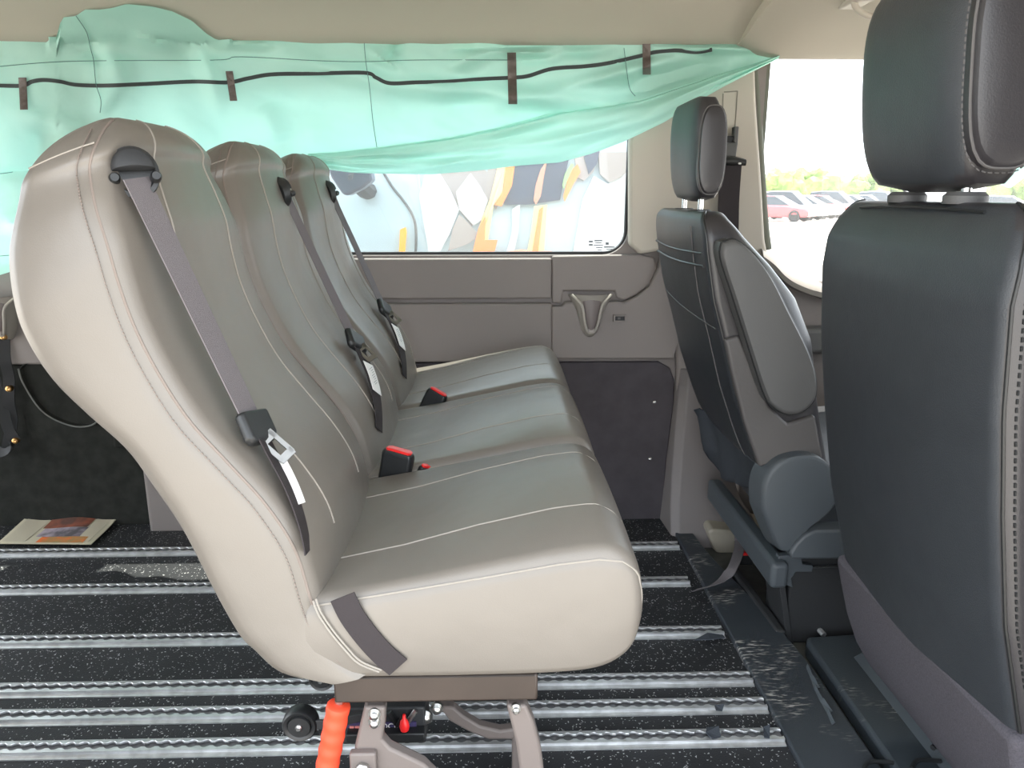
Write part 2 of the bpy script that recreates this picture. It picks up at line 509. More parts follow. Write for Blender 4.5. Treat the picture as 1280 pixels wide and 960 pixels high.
# headliner
def headliner(name, x0, x1, prof, n=24):
    low = cr(prof, 30)
    top = [(prof[-1][0], 1.58), (2.345, 1.58), (2.345, 1.44)]
    ring = low+top
    bm = B()
    N = n
    rings = [[Vector((x0+(x1-x0)*i/N, y, z)) for y, z in ring] for i in range(N+1)]
    return struct(obj(name, add_loft(bm, rings), HEADL))
headliner('ceiling', -2.6, .685, [(2.262, 1.432), (2.245, 1.411), (2.215, 1.404), (2.17, 1.412), (2.08, 1.45), (1.9, 1.49), (1.6, 1.52), (1.1, 1.53), (.75, 1.50), (.5, 1.40)])
# cab overhead: steps down lower and further in
bm = B()
rings = []
for i in range(25):
    x = .66+i/24*1.5
    k = max(0, min(1, (x-.66)/.10)); k = k*k*(3-2*k)
    d = -.032*k
    rings.append([Vector((x, y, z)) for y, z in cr([(2.28, 1.44+d), (2.25, 1.412+d), (2.20, 1.402+d), (2.13, 1.412+d), (2.0, 1.445+d), (1.7, 1.49+d), (1.3, 1.52), (.8, 1.50), (.5, 1.40)], 26)] + [Vector((x, .5, 1.58)), Vector((x, 2.345, 1.58)), Vector((x, 2.345, 1.42))])
struct(obj('ceiling_cab', add_loft(bm, rings), HEADL))
# moulded recess line in the cab overhead
hp = [P(1066, -2, 1.83), P(1072, 12, 1.83), P(1090, 21, 1.83), P(1115, 21, 1.83), P(1135, 16, 1.83)]
hp = [Vector((p.x, p.y, p.z)) for p in hp]
t = thing('grab_handle', 'beige moulded grab handle on the cab ceiling above the near headrest', 'handle', P(1100, 10, 1.83))
obj('grip', tube(curve(hp, 20), .007, 10), BEIGE, t)
obj('mount', add_box(B(), (P(1062, 0, 1.83).x, 1.80, P(1066, 0, 1.83).z-.006), (P(1090, 0, 1.83).x, 1.90, P(1066, 0, 1.83).z+.06)), BEIGE, t, bevel=.008)

# ------------------------------------------------------------------ floor tracks
def track(y, label, x1):
    t = thing('floor_track', label, 'rail', (-.5, y, 0), 'aluminium floor tracks across the black floor')
    x0 = -1.95
    bm = B()
    rings = []
    prof = [(-.0245, .0005), (-.0245, .003), (-.0165, .0045), (-.0155, .0085), (-.0145, .0095)]
    # outer flanges
    for s in (-1, 1):
        add_loft(bm, [[Vector((x, y+s*a, z)) for a, z in [(.0255, .0003), (.0255, .003), (.0165, .0045), (.0165, .0003)]] for x in (x0, x1)])
    # lips with the row of round openings
    pitch = .0254; n = 8
    xs = []
    N = int((x1-x0)/pitch*n)
    for s in (-1, 1):
        rr = []
        for i in range(N+1):
            x = x0+(x1-x0)*i/N
            ph = ((x/pitch) % 1.0-.5)*pitch
            c = math.sqrt(max(0, .0098**2-ph*ph)) if abs(ph) < .0098 else 0
            e = max(.0048, c)
            rr.append([Vector((x, y+s*.0168, .0004)), Vector((x, y+s*.0160, .0105)), Vector((x, y+s*(e+.0012), .0112)), Vector((x, y+s*e, .0100)), Vector((x, y+s*e, .0070))])
        add_loft(bm, rr)
    obj('track_body', bm, ALU, t, smooth=False)
    obj('channel', box((x0, y-.016, .0004), (x1, y+.016, .0040)), mat('track_channel', (.20, .20, .21), .5, .6), t, smooth=False)
TR = [(2.082, 'aluminium floor track lying closest to the newspaper and far wall', .548), (1.867, 'second aluminium floor track from the far wall', .525),
      (1.622, 'third aluminium floor track from the far wall, beside wide black strips', .545), (1.440, 'fourth aluminium floor track from the far wall, behind the bench foot', .553),
      (1.352, 'fifth aluminium floor track from the far wall, in the close pair', .553), (1.258, 'nearest aluminium floor track, beneath the red handle', .553)]
for y, l, x1 in TR: track(y, l, x1)

# scraps on the tracks
def scrap(label, L, z, y=None):
    bm = B()
    pts = [G(a, b, z) for a, b in L]
    vs = [bm.verts.new(p+Vector((0, 0, .004*math.sin(i*2.1)+.004))) for i, p in enumerate(pts)]
    bm.faces.new(vs)
    tag(obj('tape_scrap', bm, GREYFELT, smooth=False, solid=.0025), label, 'scrap', 'dark scraps lying on the floor tracks')
scrap('dark grey tape scrap with ragged edge on the nearest track', [(883, 912), (898, 912), (901, 921), (890, 926), (882, 920)], .012)
scrap('small upright black scrap at the right end of the nearest track', [(954, 911), (962, 910), (962, 923), (955, 924)], .012)
scrap('long thin dark scrap below the third track, by the sill strip', [(868, 802), (884, 795), (902, 793), (906, 799), (888, 803)], .003)
scrap('small dark scrap on the fifth track near the sill strip', [(893, 884), (905, 884), (903, 889), (895, 890)], .012)

# ------------------------------------------------------------------ rear seats
Y0, SW, DY = .857, .424, .437
PB = [((400,845),(470,842)), ((350,835),(435,817)), ((318,808),(405,780)), ((300,790),(391,745)), ((270,738),(372,686)), ((230,660),(337,632)),
      ((195,608),(290,580)), ((160,560),(240,525)), ((110,515),(200,464)), ((70,475),(170,405)), ((40,430),(150,350)), ((22,385),(137,305)), ((9,320),(122,255)), ((11,255),(115,212))]
SEC = []
for i_, (b, f) in enumerate(PB):
    zz_ = P(*f, Y0).z
    dz_ = max(0, zz_-.945)
    ins_ = .165-math.sqrt(.165**2-dz_*dz_)
    p = P(*b, Y0+.020+ins_*.3); q = P(*f, Y0+ins_)
    SEC.append((p.x, p.z, q.x, q.z, ins_))
for bx_, bz_, fx_, fz_ in ((-.526, 1.034, -.436, 1.063), (-.514, 1.063, -.437, 1.081), (-.497, 1.086, -.441, 1.095), (-.478, 1.100, -.446, 1.104), (-.466, 1.106, -.452, 1.108)):
    dz_ = (bz_+fz_)/2-.945
    SEC.append((bx_, bz_, fx_, fz_, .165-math.sqrt(max(.0003, .165**2-dz_*dz_))))
def sec_at(s):
    u = s*(len(SEC)-1)
    k = min(int(u), len(SEC)-2); t = u-k
    p0, p1, p2, p3 = SEC[max(k-1, 0)], SEC[k], SEC[k+1], SEC[min(k+2, len(SEC)-1)]
    return tuple(.5*((2*b)+(-a+c)*t+(2*a-5*b+4*c-d)*t*t+(-a+3*b-3*c+d)*t**3) for a, b, c, d in zip(p0, p1, p2, p3))
def bulge(s, w):
    """padding of the front face: two side bolsters and a fuller lower back"""
    a = (math.sin(PI*max(0, min(1, w))))**.6
    k = lin([(0, .016), (.35, .020), (.50, .026), (.62, .034), (.72, .036), (.80, .032), (.88, .022), (.95, .010), (1, .003)], s)
    return a*k
def back_pt(s, w, dy=0.0, off=0.0):
    """point on the front face; w 0..1 near to far"""
    bx, bz, fx, fz, ins = sec_at(s)
    T = Vector((fx-bx, 0, fz-bz)); th = T.length; T.normalize()
    W2 = SW-2*ins
    p = Vector((bx, Y0+dy+ins+w*W2, bz))+T*(th+bulge(s, w)+off)
    return p
def back_ring(s, dy=0.0):
    bx, bz, fx, fz, ins = sec_at(s)
    T = Vector((fx-bx, 0, fz-bz)); th = T.length; T.normalize()
    W2 = max(SW-2*ins, .05)
    rf = min(.022, th*.35); rb = min(.022, th*.4)
    L = []
    for i in range(6):          # near front corner
        a = i/5*PI/2
        L.append((th-rf+rf*math.sin(a), rf-rf*math.cos(a)))
    for i in range(1, 16): L.append((th, rf+(W2-2*rf)*i/16))
    for i in range(6):
        a = i/5*PI/2
        L.append((th-rf+rf*math.cos(a), W2-rf+rf*math.sin(a)))
    for i in range(1, 6): L.append((th-rf+(rb-(th-rf))*i/6, W2))
    for i in range(6):
        a = i/5*PI/2
        L.append((rb-rb*math.sin(a), W2-rb+rb*math.cos(a)))
    for i in range(1, 12): L.append((0, W2-rb+(2*rb-W2)*i/12))
    for i in range(6):
        a = i/5*PI/2
        L.append((rb-rb*math.cos(a), rb-rb*math.sin(a)))
    for i in range(1, 6): L.append((rb+(th-rf-rb)*i/6, 0))
    out = []
    o = Vector((bx, Y0+dy+ins, bz))
    for a, b in L:
        w = b/W2
        k = max(0, min(1, (a/th-.55)/.45)) if th > 1e-4 else 0
        aa = a+bulge(s, w)*k*k
        side = .006*math.sin(PI*min(1, max(0, a/th)))*(1 if b < 1e-6 or b > W2-1e-6 else 0)
        y = b-(side if b < W2/2 else -side)
        out.append(o+T*aa+Vector((0, y, 0)))
    return out

CS = [(-.245, .530, .424, .002), (-.222, .534, .421, 0), (-.12, .551, .420, 0), (-.02, .568, .420, 0), (.08, .586, .422, 0), (.13, .592, .428, 0), (.160, .588, .441, .002), (.178, .572, .460, .006), (.187, .548, .486, .016), (.190, .53, .508, .03)]
def cush_sec(x): 
    L = CS
    return (lin([(a, b) for a, b, c, d in L], x), lin([(a, c) for a, b, c, d in L], x), lin([(a, d) for a, b, c, d in L], x))
def crown(x, w): return (lin([(-.22, .0), (-.12, .006), (-.02, .020), (.08, .026)], x)*math.sin(PI*max(0, min(1, w)))**.7)*(1 if x < .14 else max(0, 1-(x-.14)/.06))
def cush_ring(c, dy=0.0):
    x, zt, zb, ins = c
    W2 = SW-2*ins; h = zt-zb
    r = min(.020, h*.4); r2 = min(.014, h*.4)
    L = []
    for i in range(6):
        a = i/5*PI/2
        L.append((r-r*math.cos(a), zt-r+r*math.sin(a)))
    for i in range(1, 16): L.append((r+(W2-2*r)*i/16, zt))
    for i in range(6):
        a = i/5*PI/2
        L.append((W2-r+r*math.sin(a), zt-r+r*math.cos(a)))
    for i in range(1, 5): L.append((W2, zt-r+(zb+r2-zt+r)*i/5))
    for i in range(6):
        a = i/5*PI/2
        L.append((W2-r2+r2*math.cos(a), zb+r2-r2*math.sin(a)))
    for i in range(1, 12): L.append((W2-r2+(2*r2-W2)*i/12, zb))
    for i in range(6):
        a = i/5*PI/2
        L.append((r2-r2*math.sin(a), zb+r2-r2*math.cos(a)))
    for i in range(1, 5): L.append((0, zb+r2+(zt-r-zb-r2)*i/5))
    out = []
    for b, z in L:
        w = b/W2
        k = max(0, min(1, (z-zt+.03)/.03))
        s = .005*math.sin(PI*max(0, min(1, (z-zb)/h)))
        y = b-(s if b < 1e-4 else (-s if b > W2-1e-4 else 0))
        # sag ripple along the near lower edge
        out.append(Vector((x+.012*math.sin(PI*(z-zb)/h)*(1 if x > .15 else 0)*0, Y0+dy+ins+y, z+crown(x, w)*k)))
    return out
def cush_pt(x, w, dy=0.0, off=0.0):
    zt, zb, ins = cush_sec(x)
    W2 = SW-2*ins
    return Vector((x, Y0+dy+ins+w*W2, zt+crown(x, w)+off))

def find(px, py, dy, off=.004):
    best = None
    for i in range(141):
        s = .12+i/140*.85
        for j in range(49):
            w = j/48
            p = back_pt(s, w, dy, off)
            a, b = proj(p)
            d = (a-px)**2+(b-py)**2
            if best is None or d < best[0]: best = (d, p, s, w)
    return best[1], best[2], best[3]
def back_normal(s, w, dy=0):
    a = back_pt(min(1, s+.01), w, dy)-back_pt(max(0, s-.01), w, dy)
    b = back_pt(s, min(1, w+.02), dy)-back_pt(s, max(0, w-.02), dy)
    n = b.cross(a); n.normalize()
    if n.x < 0: n = -n
    return n

def seat_shell(t, dy=0.0):
    rings = [back_ring(i/84, dy) for i in range(85)]
    bk = obj('backrest', loft(rings), VINYL, t)
    # piping along the side seam (near and far), the vertical seams and the top cap seam
    N = 90
    for side in (0, 1):
        bm = B(); bs = B()
        pts = []
        for i in range(N+1):
            s = .045+i/N*.90
            bx, bz, fx, fz, ins = sec_at(s)
            T = Vector((fx-bx, 0, fz-bz)); th = T.length; T.normalize()
            rf = min(.022, th*.35)
            y = Y0+dy+ins+rf*.29-.001 if side == 0 else Y0+dy+SW-ins-rf*.29+.001
            pts.append(Vector((bx, y, bz))+T*(th-rf*.29+.0005))
        add_tube(bm, pts, .0019, 6)
        obj('piping', bm, STITCH, bk)
        # row of stitches set back from the seam
        acc = 0
        for i in range(N):
            s0 = .045+i/N*.84; 
            for q in (0.0, .5):
                sa = s0+q*.84/N; sb = sa+.30*.84/N
                pp = []
                for s in (sa, sb):
                    bx, bz, fx, fz, ins = sec_at(s)
                    T = Vector((fx-bx, 0, fz-bz)); th = T.length; T.normalize()
                    rf_ = min(.022, th*.35)
                    a_ = th-.017
                    sd = .006*math.sin(PI*max(0, min(1, a_/th)))
                    kq = max(0, a_-(th-rf_)); sd -= rf_-math.sqrt(max(0, rf_*rf_-kq*kq))
                    y = Y0+dy+ins-sd-.0008 if side == 0 else Y0+dy+SW-ins+sd+.0008
                    pp.append(Vector((bx, y, bz))+T*a_)
                add_tube(bs, pp, .0009, 4)
        obj('stitching', bs, STITCH, bk)
    for w0, s0, s1 in ((.27, .20, .985), (.73, .20, .97)):
        pts = [back_pt(s0+(s1-s0)*i/80, w0, dy, .0003) for i in range(81)]
        obj('seam', tube(pts, .0014, 6), PIPE, bk)
    # cap seam across the top of the side panel
    pts = []
    for i in range(20):
        q = i/19
        s = .815-.022*(1-q)
        bx, bz, fx, fz, ins = sec_at(s)
        T = Vector((fx-bx, 0, fz-bz)); th = T.length; T.normalize()
        a_ = th*(.14+.80*q)
        sd = .006*math.sin(PI*max(0, min(1, a_/th)))
        pts.append(Vector((bx, Y0+dy+ins-sd-.0006, bz))+T*a_)
    obj('seam', tube(pts, .0010, 6), PIPE, bk)
    xs = cr(CS, 46)
    ck = obj('cushion', loft([cush_ring(c, dy) for c in xs]), VINYL, t)
    for w0 in (.25, .75):
        pts = [cush_pt(-.24+i/60*.415, w0, dy, .0004) for i in range(61)]
        obj('seam', tube(pts, .0012, 6), PIPE, ck)
    for w0 in (.012, .988):
        pts = []
        for i in range(70):
            x = -.222+i/69*.398
            zt, zb, ins = cush_sec(x)
            y = Y0+dy+ins+w0*(SW-2*ins)
            y += (-.0028 if w0 < .5 else .0028)
            pts.append(Vector((x, y, zt-.009)))
        last = pts[-1]
        for q in range(1, 14):   # on down the front corner
            a = q/13
            z = last.z-.10*a
            x = lin([(.44, .135), (.45, .155), (.47, .176), (.49, .184), (.53, .186), (.56, .180)], z)
            pts.append(Vector((x, last.y+(.004 if w0 < .5 else -.004)*math.sin(PI*a/2), z)))
        obj('piping', tube(pts, .0013, 6), PIPE, ck)
    return bk, ck

GR = 'grey vinyl seats in the rear row'
seat1 = thing('passenger_seat', 'nearest grey vinyl bench seat, showing its whole beige side panel', 'seat', (-.1, Y0+SW/2, .42), GR)
bk1, ck1 = seat_shell(seat1)

def copy_tree(o, parent=None):
    c = o.copy(); COL.objects.link(c)
    if parent: c.parent = parent
    for ch in [q for q in COL.objects if q.parent == o]: copy_tree(ch, c)
    return c

def belt(t, dy, guide, latch, end, tagpx, far, webw=.046):
    """shoulder belt: guide plate, webbing, latch plate with steel tongue, tag"""
    gp, gs, gw = find(*guide, dy, .0)
    n = (back_normal(gs, gw, dy)*.55+Vector((0, -.85 if not far else .9, .08))).normalized()
    gp = gp+n*(.013 if not far else -.018)
    up = (back_pt(gs+.02, gw, dy)-back_pt(gs-.02, gw, dy)).normalized()
    up = (up-n*up.dot(n)).normalized()
    side = n.cross(up).normalized()
    gd = obj('belt_guide', B_lathe_oval(gp-n*.012, n, up, side, .031, .0275), BLKP, t)
    cap = B()
    rings = []
    for h, k in ((.010, .88), (.019, .84), (.024, .66), (.026, .1)):
        rings.append([gp-n*.004+n*h+up*(.026*k*max(-.12, math.sin(a))+.004)+side*(.0265*k*math.cos(a)) for a in [2*PI*i/28 for i in range(28)]])
    add_loft(cap, rings)
    obj('guide_cover', cap, BLKM, gd)
    for s in (-1, 1):
        b = B(); add_lathe(b, gp+side*s*.0215-up*.008+n*.004, n, [(0, .0062), (.010, .0062), (.013, .0045), (.013, .001)], 16)
        obj('screw', b, BLKP, gd)
    lp, ls, lw = find(*latch, dy, .018)
    ep, es, ew = find(*end, dy, .004)
    st = gp+n*.016-up*.010
    p1 = [st+(lp-st)*i/20 for i in range(21)]
    n1 = back_normal(ls, lw, dy)
    tw = (-.35 if not far else .30)
    sides = []
    for i in range(21):
        q = i/20
        tt = (lp-st).normalized()
        vd = (p1[i]-CAM).normalized()
        fs = tt.cross(vd).normalized()
        if fs.y < 0: fs = -fs
        sides.append((Vector((0, 1, 0))*(.74 if not far else .85)+fs*(.26 if not far else .25)+Vector((tw*q*.4, 0, 0))).normalized())
    wb = obj('belt_webbing', ribbon(p1, sides, webw*(.9 if not far else .58), .0016), WEB, t)
    # lower run to the seat crease
    p2 = []
    for i in range(21):
        q = i/20
        s = ls+(es-ls)*q; w = lw+(ew-lw)*q
        p2.append(back_pt(s, w, dy, .018*(1-q)+.003))
    obj('belt_webbing', ribbon(p2, Vector((-.1 if not far else .1, 1, 0)).normalized(), webw*.85, .0016), WEBD, t)
    # latch plate
    d = (ep-lp).normalized()
    n1 = back_normal(ls, lw, dy)
    sd = n1.cross(d).normalized()
    bm = B()
    rr = []
    for a, hw, hn in ((-.021, .026, .004), (-.018, .031, .0075), (.012, .031, .0085), (.018, .026, .0075), (.021, .020, .004)):
        c = lp+d*a+n1*.002
        rr.append([c+sd*hw*x+n1*hn*z for x, z in ((1, .4), (.8, 1), (-.8, 1), (-1, .4), (-1, -.4), (-.8, -1), (.8, -1), (1, -.4))])
    add_loft(bm, rr)
    lpo = obj('latch_plate', bm, BLKP, t, bevel=.002)
    # steel tongue with its window, sticking out past the plate
    tg = B()
    dd = (d + n1*.50 + Vector((0, .15, -.1))).normalized()
    s2 = dd.cross(((lp-CAM).normalized()*.7-n1*.3).normalized()).normalized()
    nn = dd.cross(s2)
    def bar(c0, c1, hw, hn):
        add_loft(tg, [[c+s2*hw+nn*hn, c-s2*hw+nn*hn, c-s2*hw-nn*hn, c+s2*hw-nn*hn] for c in (c0, c1)])
    o0 = lp+dd*.012
    bar(o0+s2*.0085, o0+dd*.040+s2*.0085, .003, .0013)
    bar(o0-s2*.0085, o0+dd*.040-s2*.0085, .003, .0013)
    bar(o0+dd*.033, o0+dd*.043, .0105, .0013)
    bar(o0, o0+dd*.012, .0105, .0013)
    obj('tongue', tg, TONGUE, lpo, smooth=False)
    # care tag sewn to the lower run
    def run_pt(q, extra):
        return back_pt(ls+(es-ls)*q, lw+(ew-lw)*q, dy, .018*(1-q)+.003+extra)
    qa, qb = (.26, .62) if far else (.28, .66)
    tp = [run_pt(qa+(qb-qa)*i/10, .0035)+Vector((0, .0 if far else .010, 0)) for i in range(11)]
    a, b = tp[0], tp[-1]
    tg_o = obj('care_tag', ribbon(tp, Vector((.1, 1, 0)).normalized() if far else Vector((.25, 1, .1)).normalized(), .034 if far else .013, .0012), WHITE, t)
    tg_o['label'] = 'white sewn care tag'
    if far:
        ln = B()
        sv = Vector((.1, 1, 0)).normalized()
        for i in range(8):
            q = .18+i*.075
            c = run_pt(qa+(qb-qa)*q, .0048)
            d2 = (b-a).normalized()
            add_loft(ln, [[c+sv*.010+d2*.0007, c-sv*(.010-.004*(i % 3))+d2*.0007, c-sv*(.010-.004*(i % 3))-d2*.0007, c+sv*.010-d2*.0007], [c+Vector((.0006, 0, .0006))+sv*.010+d2*.0007, c+Vector((.0006, 0, .0006))-sv*(.010-.004*(i % 3))+d2*.0007, c+Vector((.0006, 0, .0006))-sv*(.010-.004*(i % 3))-d2*.0007, c+Vector((.0006, 0, .0006))+sv*.010-d2*.0007]])
        obj('tag_print', ln, TAGINK, tg_o, smooth=False)

def B_lathe_oval(c, n, up, side, ru, rs):
    bm = B()
    rings = []
    for h, k in ((0, .95), (.012, 1.0), (.017, .97), (.018, .80), (.014, .72), (.014, .05)):
        rings.append([c+n*h+up*(ru*k*math.sin(a))+side*(rs*k*math.cos(a)) for a in [2*PI*i/32 for i in range(32)]])
    return add_loft(bm, rings)

def buckle(t, base, top, face, w=.027, th=.010):
    """buckle head on its stalk: black case with a red press button"""
    base = Vector(base); top = Vector(top)
    d = (top-base).normalized(); s = Vector(face); s = (s-d*s.dot(d)).normalized(); n = d.cross(s)
    bm = B(); L = (top-base).length
    rr = []
    for q, k in ((0, .55), (.10, .8), (.3, .95), (.93, 1.0), (1.0, .90)):
        c = base+d*L*q
        rr.append([c+s*w*k*x+n*th*k*z for x, z in ((1, .5), (.85, 1), (-.85, 1), (-1, .5), (-1, -.5), (-.85, -1), (.85, -1), (1, -.5))])
    add_loft(bm, rr)
    o = obj('buckle', bm, BLKP, t, bevel=.002)
    bm = B()
    rr = []
    for q, k in ((0, .80), (.0025, .80), (.004, .68)):
        c = top+d*q
        rr.append([c+s*w*k*x+n*th*k*1.0*z for x, z in ((1, .5), (.85, 1), (-.85, 1), (-1, .5), (-1, -.5), (-.85, -1), (.85, -1), (1, -.5))])
    add_loft(bm, rr)
    obj('red_button', bm, RED, o)['label'] = 'red press button'
    return o

# copies of the first seat's shell before the belts go on
seat2 = copy_tree(seat1); seat2.location.y += DY
seat2['label'] = 'middle grey vinyl bench seat between two seats, belt on its far shoulder'
seat3 = copy_tree(seat1); seat3.location.y += 2*DY
seat3['label'] = 'farthest grey vinyl bench seat, against the wall under the window'
bpy.context.view_layer.update()

belt(seat1, 0, (166, 222), (322, 538), (384, 692), ((349, 582), (366, 638)), False)
nb = len(COL.objects)
belt(seat2, DY, (357, 238), (443, 428), (474, 538), ((457, 458), (470, 494)), True)
b2 = [o for o in list(COL.objects)[nb:] if o.parent == seat2]
for o in b2: copy_tree(o, seat3)

# strap over the near cushion's side
sp = [P(428, 746, .8535), P(440, 770, .8505), P(459, 796, .8495), P(479, 818, .8495), P(498, 834, .8505)]
pp = curve(sp, 24)
obj('side_strap', ribbon(pp, Vector((1, 0, .55)).normalized(), .032, .0018), WEBD, seat1)['label'] = 'dark webbing strap across the cushion side'
for d_ in (0, .0042):
    sp_ = curve([P(391, 752, .8525)+Vector((0, .002, 0)), P(398, 768, .851), P(412, 789, .8495), P(430, 811, .8485), (P(448, 829, .8485)), P(474, 840, .851)], 40)
    obj('piping', tube([p+Vector((d_*.8, 0, d_*.6)) for p in sp_], .0013, 6), PIPE, bk1)
buckle(seat1, P(484, 646, 1.29), P(499, 564, 1.29), (1, -.25, 0), .029, .012)
buckle(seat2, P(520, 612, 1.30), P(535, 584, 1.30), (.8, .6, 0), .018, .006)
buckle(seat3, P(518, 550, 1.726), P(548, 490, 1.726), (1, -.3, .1), .026, .011)

# black crease cloth shows where backrest and cushion meet: real gap, dark inside
# ------------------------------------------------------------------ bench base
bench = thing('bench_base', 'brown and taupe folding steel foot carrying the grey bench seats', 'seat base', (-.08, 1.0, 0))
bm = B()
add_box(bm, (-.206, .866, .381), (.056, .872, .4195)); add_box(bm, (-.206, .866, .4135), (.055, .90, .4195))
obj('front_bar', bm, BROWN, bench, bevel=.003)
for x in (-.185, .005):
    obj('cross_rail', box((x, .9, .380), (x+.04, 2.14, .4185)), BROWN, bench, bevel=.003)
def leg(L, y0, y1, m=TAUPE, bev=.004):
    return obj('leg', plate([(P(a, b, y0).x, P(a, b, y0).z) for a, b in L], (), y0, y1), m, bench, bevel=bev)
leg([(455, 884), (482, 884), (481, 905), (478, 925), (488, 936), (505, 944), (530, 956), (560, 985), (700, 1180), (700, 1240), (660, 1240), (560, 1080), (500, 990), (480, 975), (462, 990), (455, 1100), (450, 1560), (420, 1560), (428, 1100), (436, 980), (444, 930)], .895, .915)
leg([(633, 882), (658, 882), (668, 905), (676, 935), (680, 965), (690, 1200), (700, 1560), (665, 1560), (655, 1200), (650, 965), (645, 930)], .875, .897)
lb = leg([(548, 884), (566, 884), (580, 896), (600, 908), (625, 914), (650, 910), (652, 920), (640, 925), (610, 925), (585, 915), (562, 902)], 1.10, 1.12)
leg([(640, 915), (655, 905), (662, 1400), (640, 1400)], 1.115, 1.135)
obj('foot_plate', box((-.24, .86, 0.0), (.09, .92, .012)), TAUPE, bench, bevel=.003)
obj('foot_plate', box((.0, 1.08, 0.011), (.09, 1.16, .022)), TAUPE, bench, bevel=.003)
# bolts
for (px, py, y, r) in ((468, 893, .893, .0062), (468, 903, .893, .0062), (645, 886, .873, .005), (531, 897, 1.0, .009), (546, 886, 1.0, .007)):
    c = P(px, py, y); b = B()
    add_lathe(b, c+Vector((0, .004, 0)), (0, -1, 0), [(0, r*1.35), (.004, r*1.35), (.004, r*.9), (.010, r*.9), (.012, r*.5), (.012, .0005)], 12)
    obj('bolt', b, STEEL, bench)
c = P(455, 951, .893); b = B()
add_box(b, (c.x-.018, .884, c.z-.018), (c.x+.018, .897, c.z+.018))
ho = obj('boss', b, TAUPE, bench, bevel=.003)
b = B(); add_lathe(b, c+Vector((0, -.009, -.004)), (0, -1, .3), [(0, .010), (.012, .010), (.014, .007), (.014, .0005)], 6); obj('bolt', b, STEEL, ho)
# latch housing with sticker
p0 = P(428, 931, .99); p1 = P(531, 884, .99)
lat = obj('latch_box', box((p0.x, .99, p0.z), (p1.x, 1.06, p1.z)), BLKM, bench, bevel=.003)
obj('latch_box_rim', box((P(432, 931, .97).x, .972, P(432, 931, .97).z), (P(531, 931, .97).x, .992, P(432, 920, .97).z)), BLKP, lat, bevel=.002)
s0 = P(434, 926, .985); s1 = P(520, 904, .985)
st = obj('warning_sticker', box((s0.x, .9875, s0.z), (s1.x, .9895, s1.z)), mat('sticker_dark', (.05, .04, .11), .4), lat, smooth=False)
bm = B()
for i, (a, b) in enumerate(((437, 457), (434, 458), (438, 456))):
    for j in range(3 if i != 1 else 4):
        wd = (b-a)/(3 if i != 1 else 4)
        p = P(a+wd*j, 911+i*5.2, .986); q = P(a+wd*(j+.8), 908.2+i*5.2, .986)
        add_box(bm, (p.x, .9862, p.z), (q.x, .9876, q.z))
obj('sticker_lines', bm, mat('sticker_red', (.75, .25, .22), .5), st, smooth=False)
def text(s, size, loc, m, parent, name):
    cu = bpy.data.curves.new(name, 'FONT'); cu.body = s; cu.size = size; cu.extrude = .0004
    cu.align_x = 'CENTER'; cu.align_y = 'CENTER'
    tmp = bpy.data.objects.new('tmp', cu)
    COL.objects.link(tmp); bpy.context.view_layer.update()
    me = bpy.data.meshes.new_from_object(tmp.evaluated_get(bpy.context.evaluated_depsgraph_get()))
    bpy.data.objects.remove(tmp)
    o = bpy.data.objects.new(name, me); COL.objects.link(o)
    o.parent = parent
    o.rotation_euler = (PI/2, 0, 0)
    o.location = Vector(loc)-loc_of(parent)
    me.materials.clear(); me.materials.append(m)
    return o
text('LOCK', .0125, P(485, 908, .9868), WHITE, st, 'lettering')
bm = B()
a = P(489, 912, .9868)
add_box(bm, (a.x-.002, .9865, a.z-.016), (a.x+.002, .9875, a.z))
add_box(bm, (a.x-.006, .9865, a.z-.004), (a.x+.006, .9875, a.z))
obj('arrow_mark', bm, WHITE, st, smooth=False)
kb = B(); add_lathe(kb, P(505, 893, .965), (0, 0, -1), [(0, .002), (.008, .003), (.012, .006), (.020, .0075), (.026, .006), (.029, .001)], 16)
obj('knob', kb, RED, bench)['label'] = 'small red release knob'
obj('lever', tube([P(486, 890, .985), P(497, 906, .985), P(505, 896, .97)], .0045, 8), BLKP, bench)
obj('lever', tube([P(520, 888, .985), P(508, 905, .98)], .004, 8), STEEL, bench)
# red handle with finger grooves
h0 = P(424, 878, .90); h1 = P(404, 985, .90)
ax = (h1-h0).normalized(); LN = (h1-h0).length
prof = [(0, .010)] + [(LN*(.03+.94*i/40), .0156+.0006*math.sin(i/40*6*2*PI)) for i in range(41)] + [(LN, .009)]
hb = B(); add_lathe(hb, h0, ax, prof, 20)
obj('handle', hb, ORRED, bench)['label'] = 'orange-red ribbed grip handle'
obj('handle_rod', tube([h0-ax*.02, h1+ax*.03], .006, 8), STEEL, bench)
# transport wheels
def wheel(px, py, y, r):
    c = P(px, py, y); b = B()
    add_lathe(b, c+Vector((0, -.012, 0)), (0, 1, 0), [(0, r*.3), (0, r*.62), (.004, r*.66), (.002, r*.74), (.001, r*.9), (.005, r), (.019, r), (.024, r*.9), (.024, r*.3)], 32)
    w = obj('wheel', b, BLKP, bench)
    b = B(); add_lathe(b, c+Vector((0, -.010, 0)), (0, -1, 0), [(0, .0055), (.004, .0055), (.006, .003), (.006, .0005)], 10); obj('axle_bolt', b, STEEL, w)
    return c
c = wheel(376, 903, .97, .0255)
wheel(403, 846, 1.16, .022)
obj('wheel_bracket', plate([(c.x-.006, c.z-.008), (c.x+.05, c.z-.006), (c.x+.09, c.z+.006), (c.x+.09, c.z+.018), (c.x+.04, c.z+.008), (c.x-.002, c.z+.009)], (), .962, .966), BLKM, bench, bevel=.001)
c2 = P(403, 846, 1.16)
obj('wheel_bracket', plate([(c2.x-.006, c2.z-.006), (c2.x+.07, c2.z+.0), (c2.x+.07, c2.z+.02), (c2.x, c2.z+.008)], (), 1.15, 1.154), BLKM, bench)

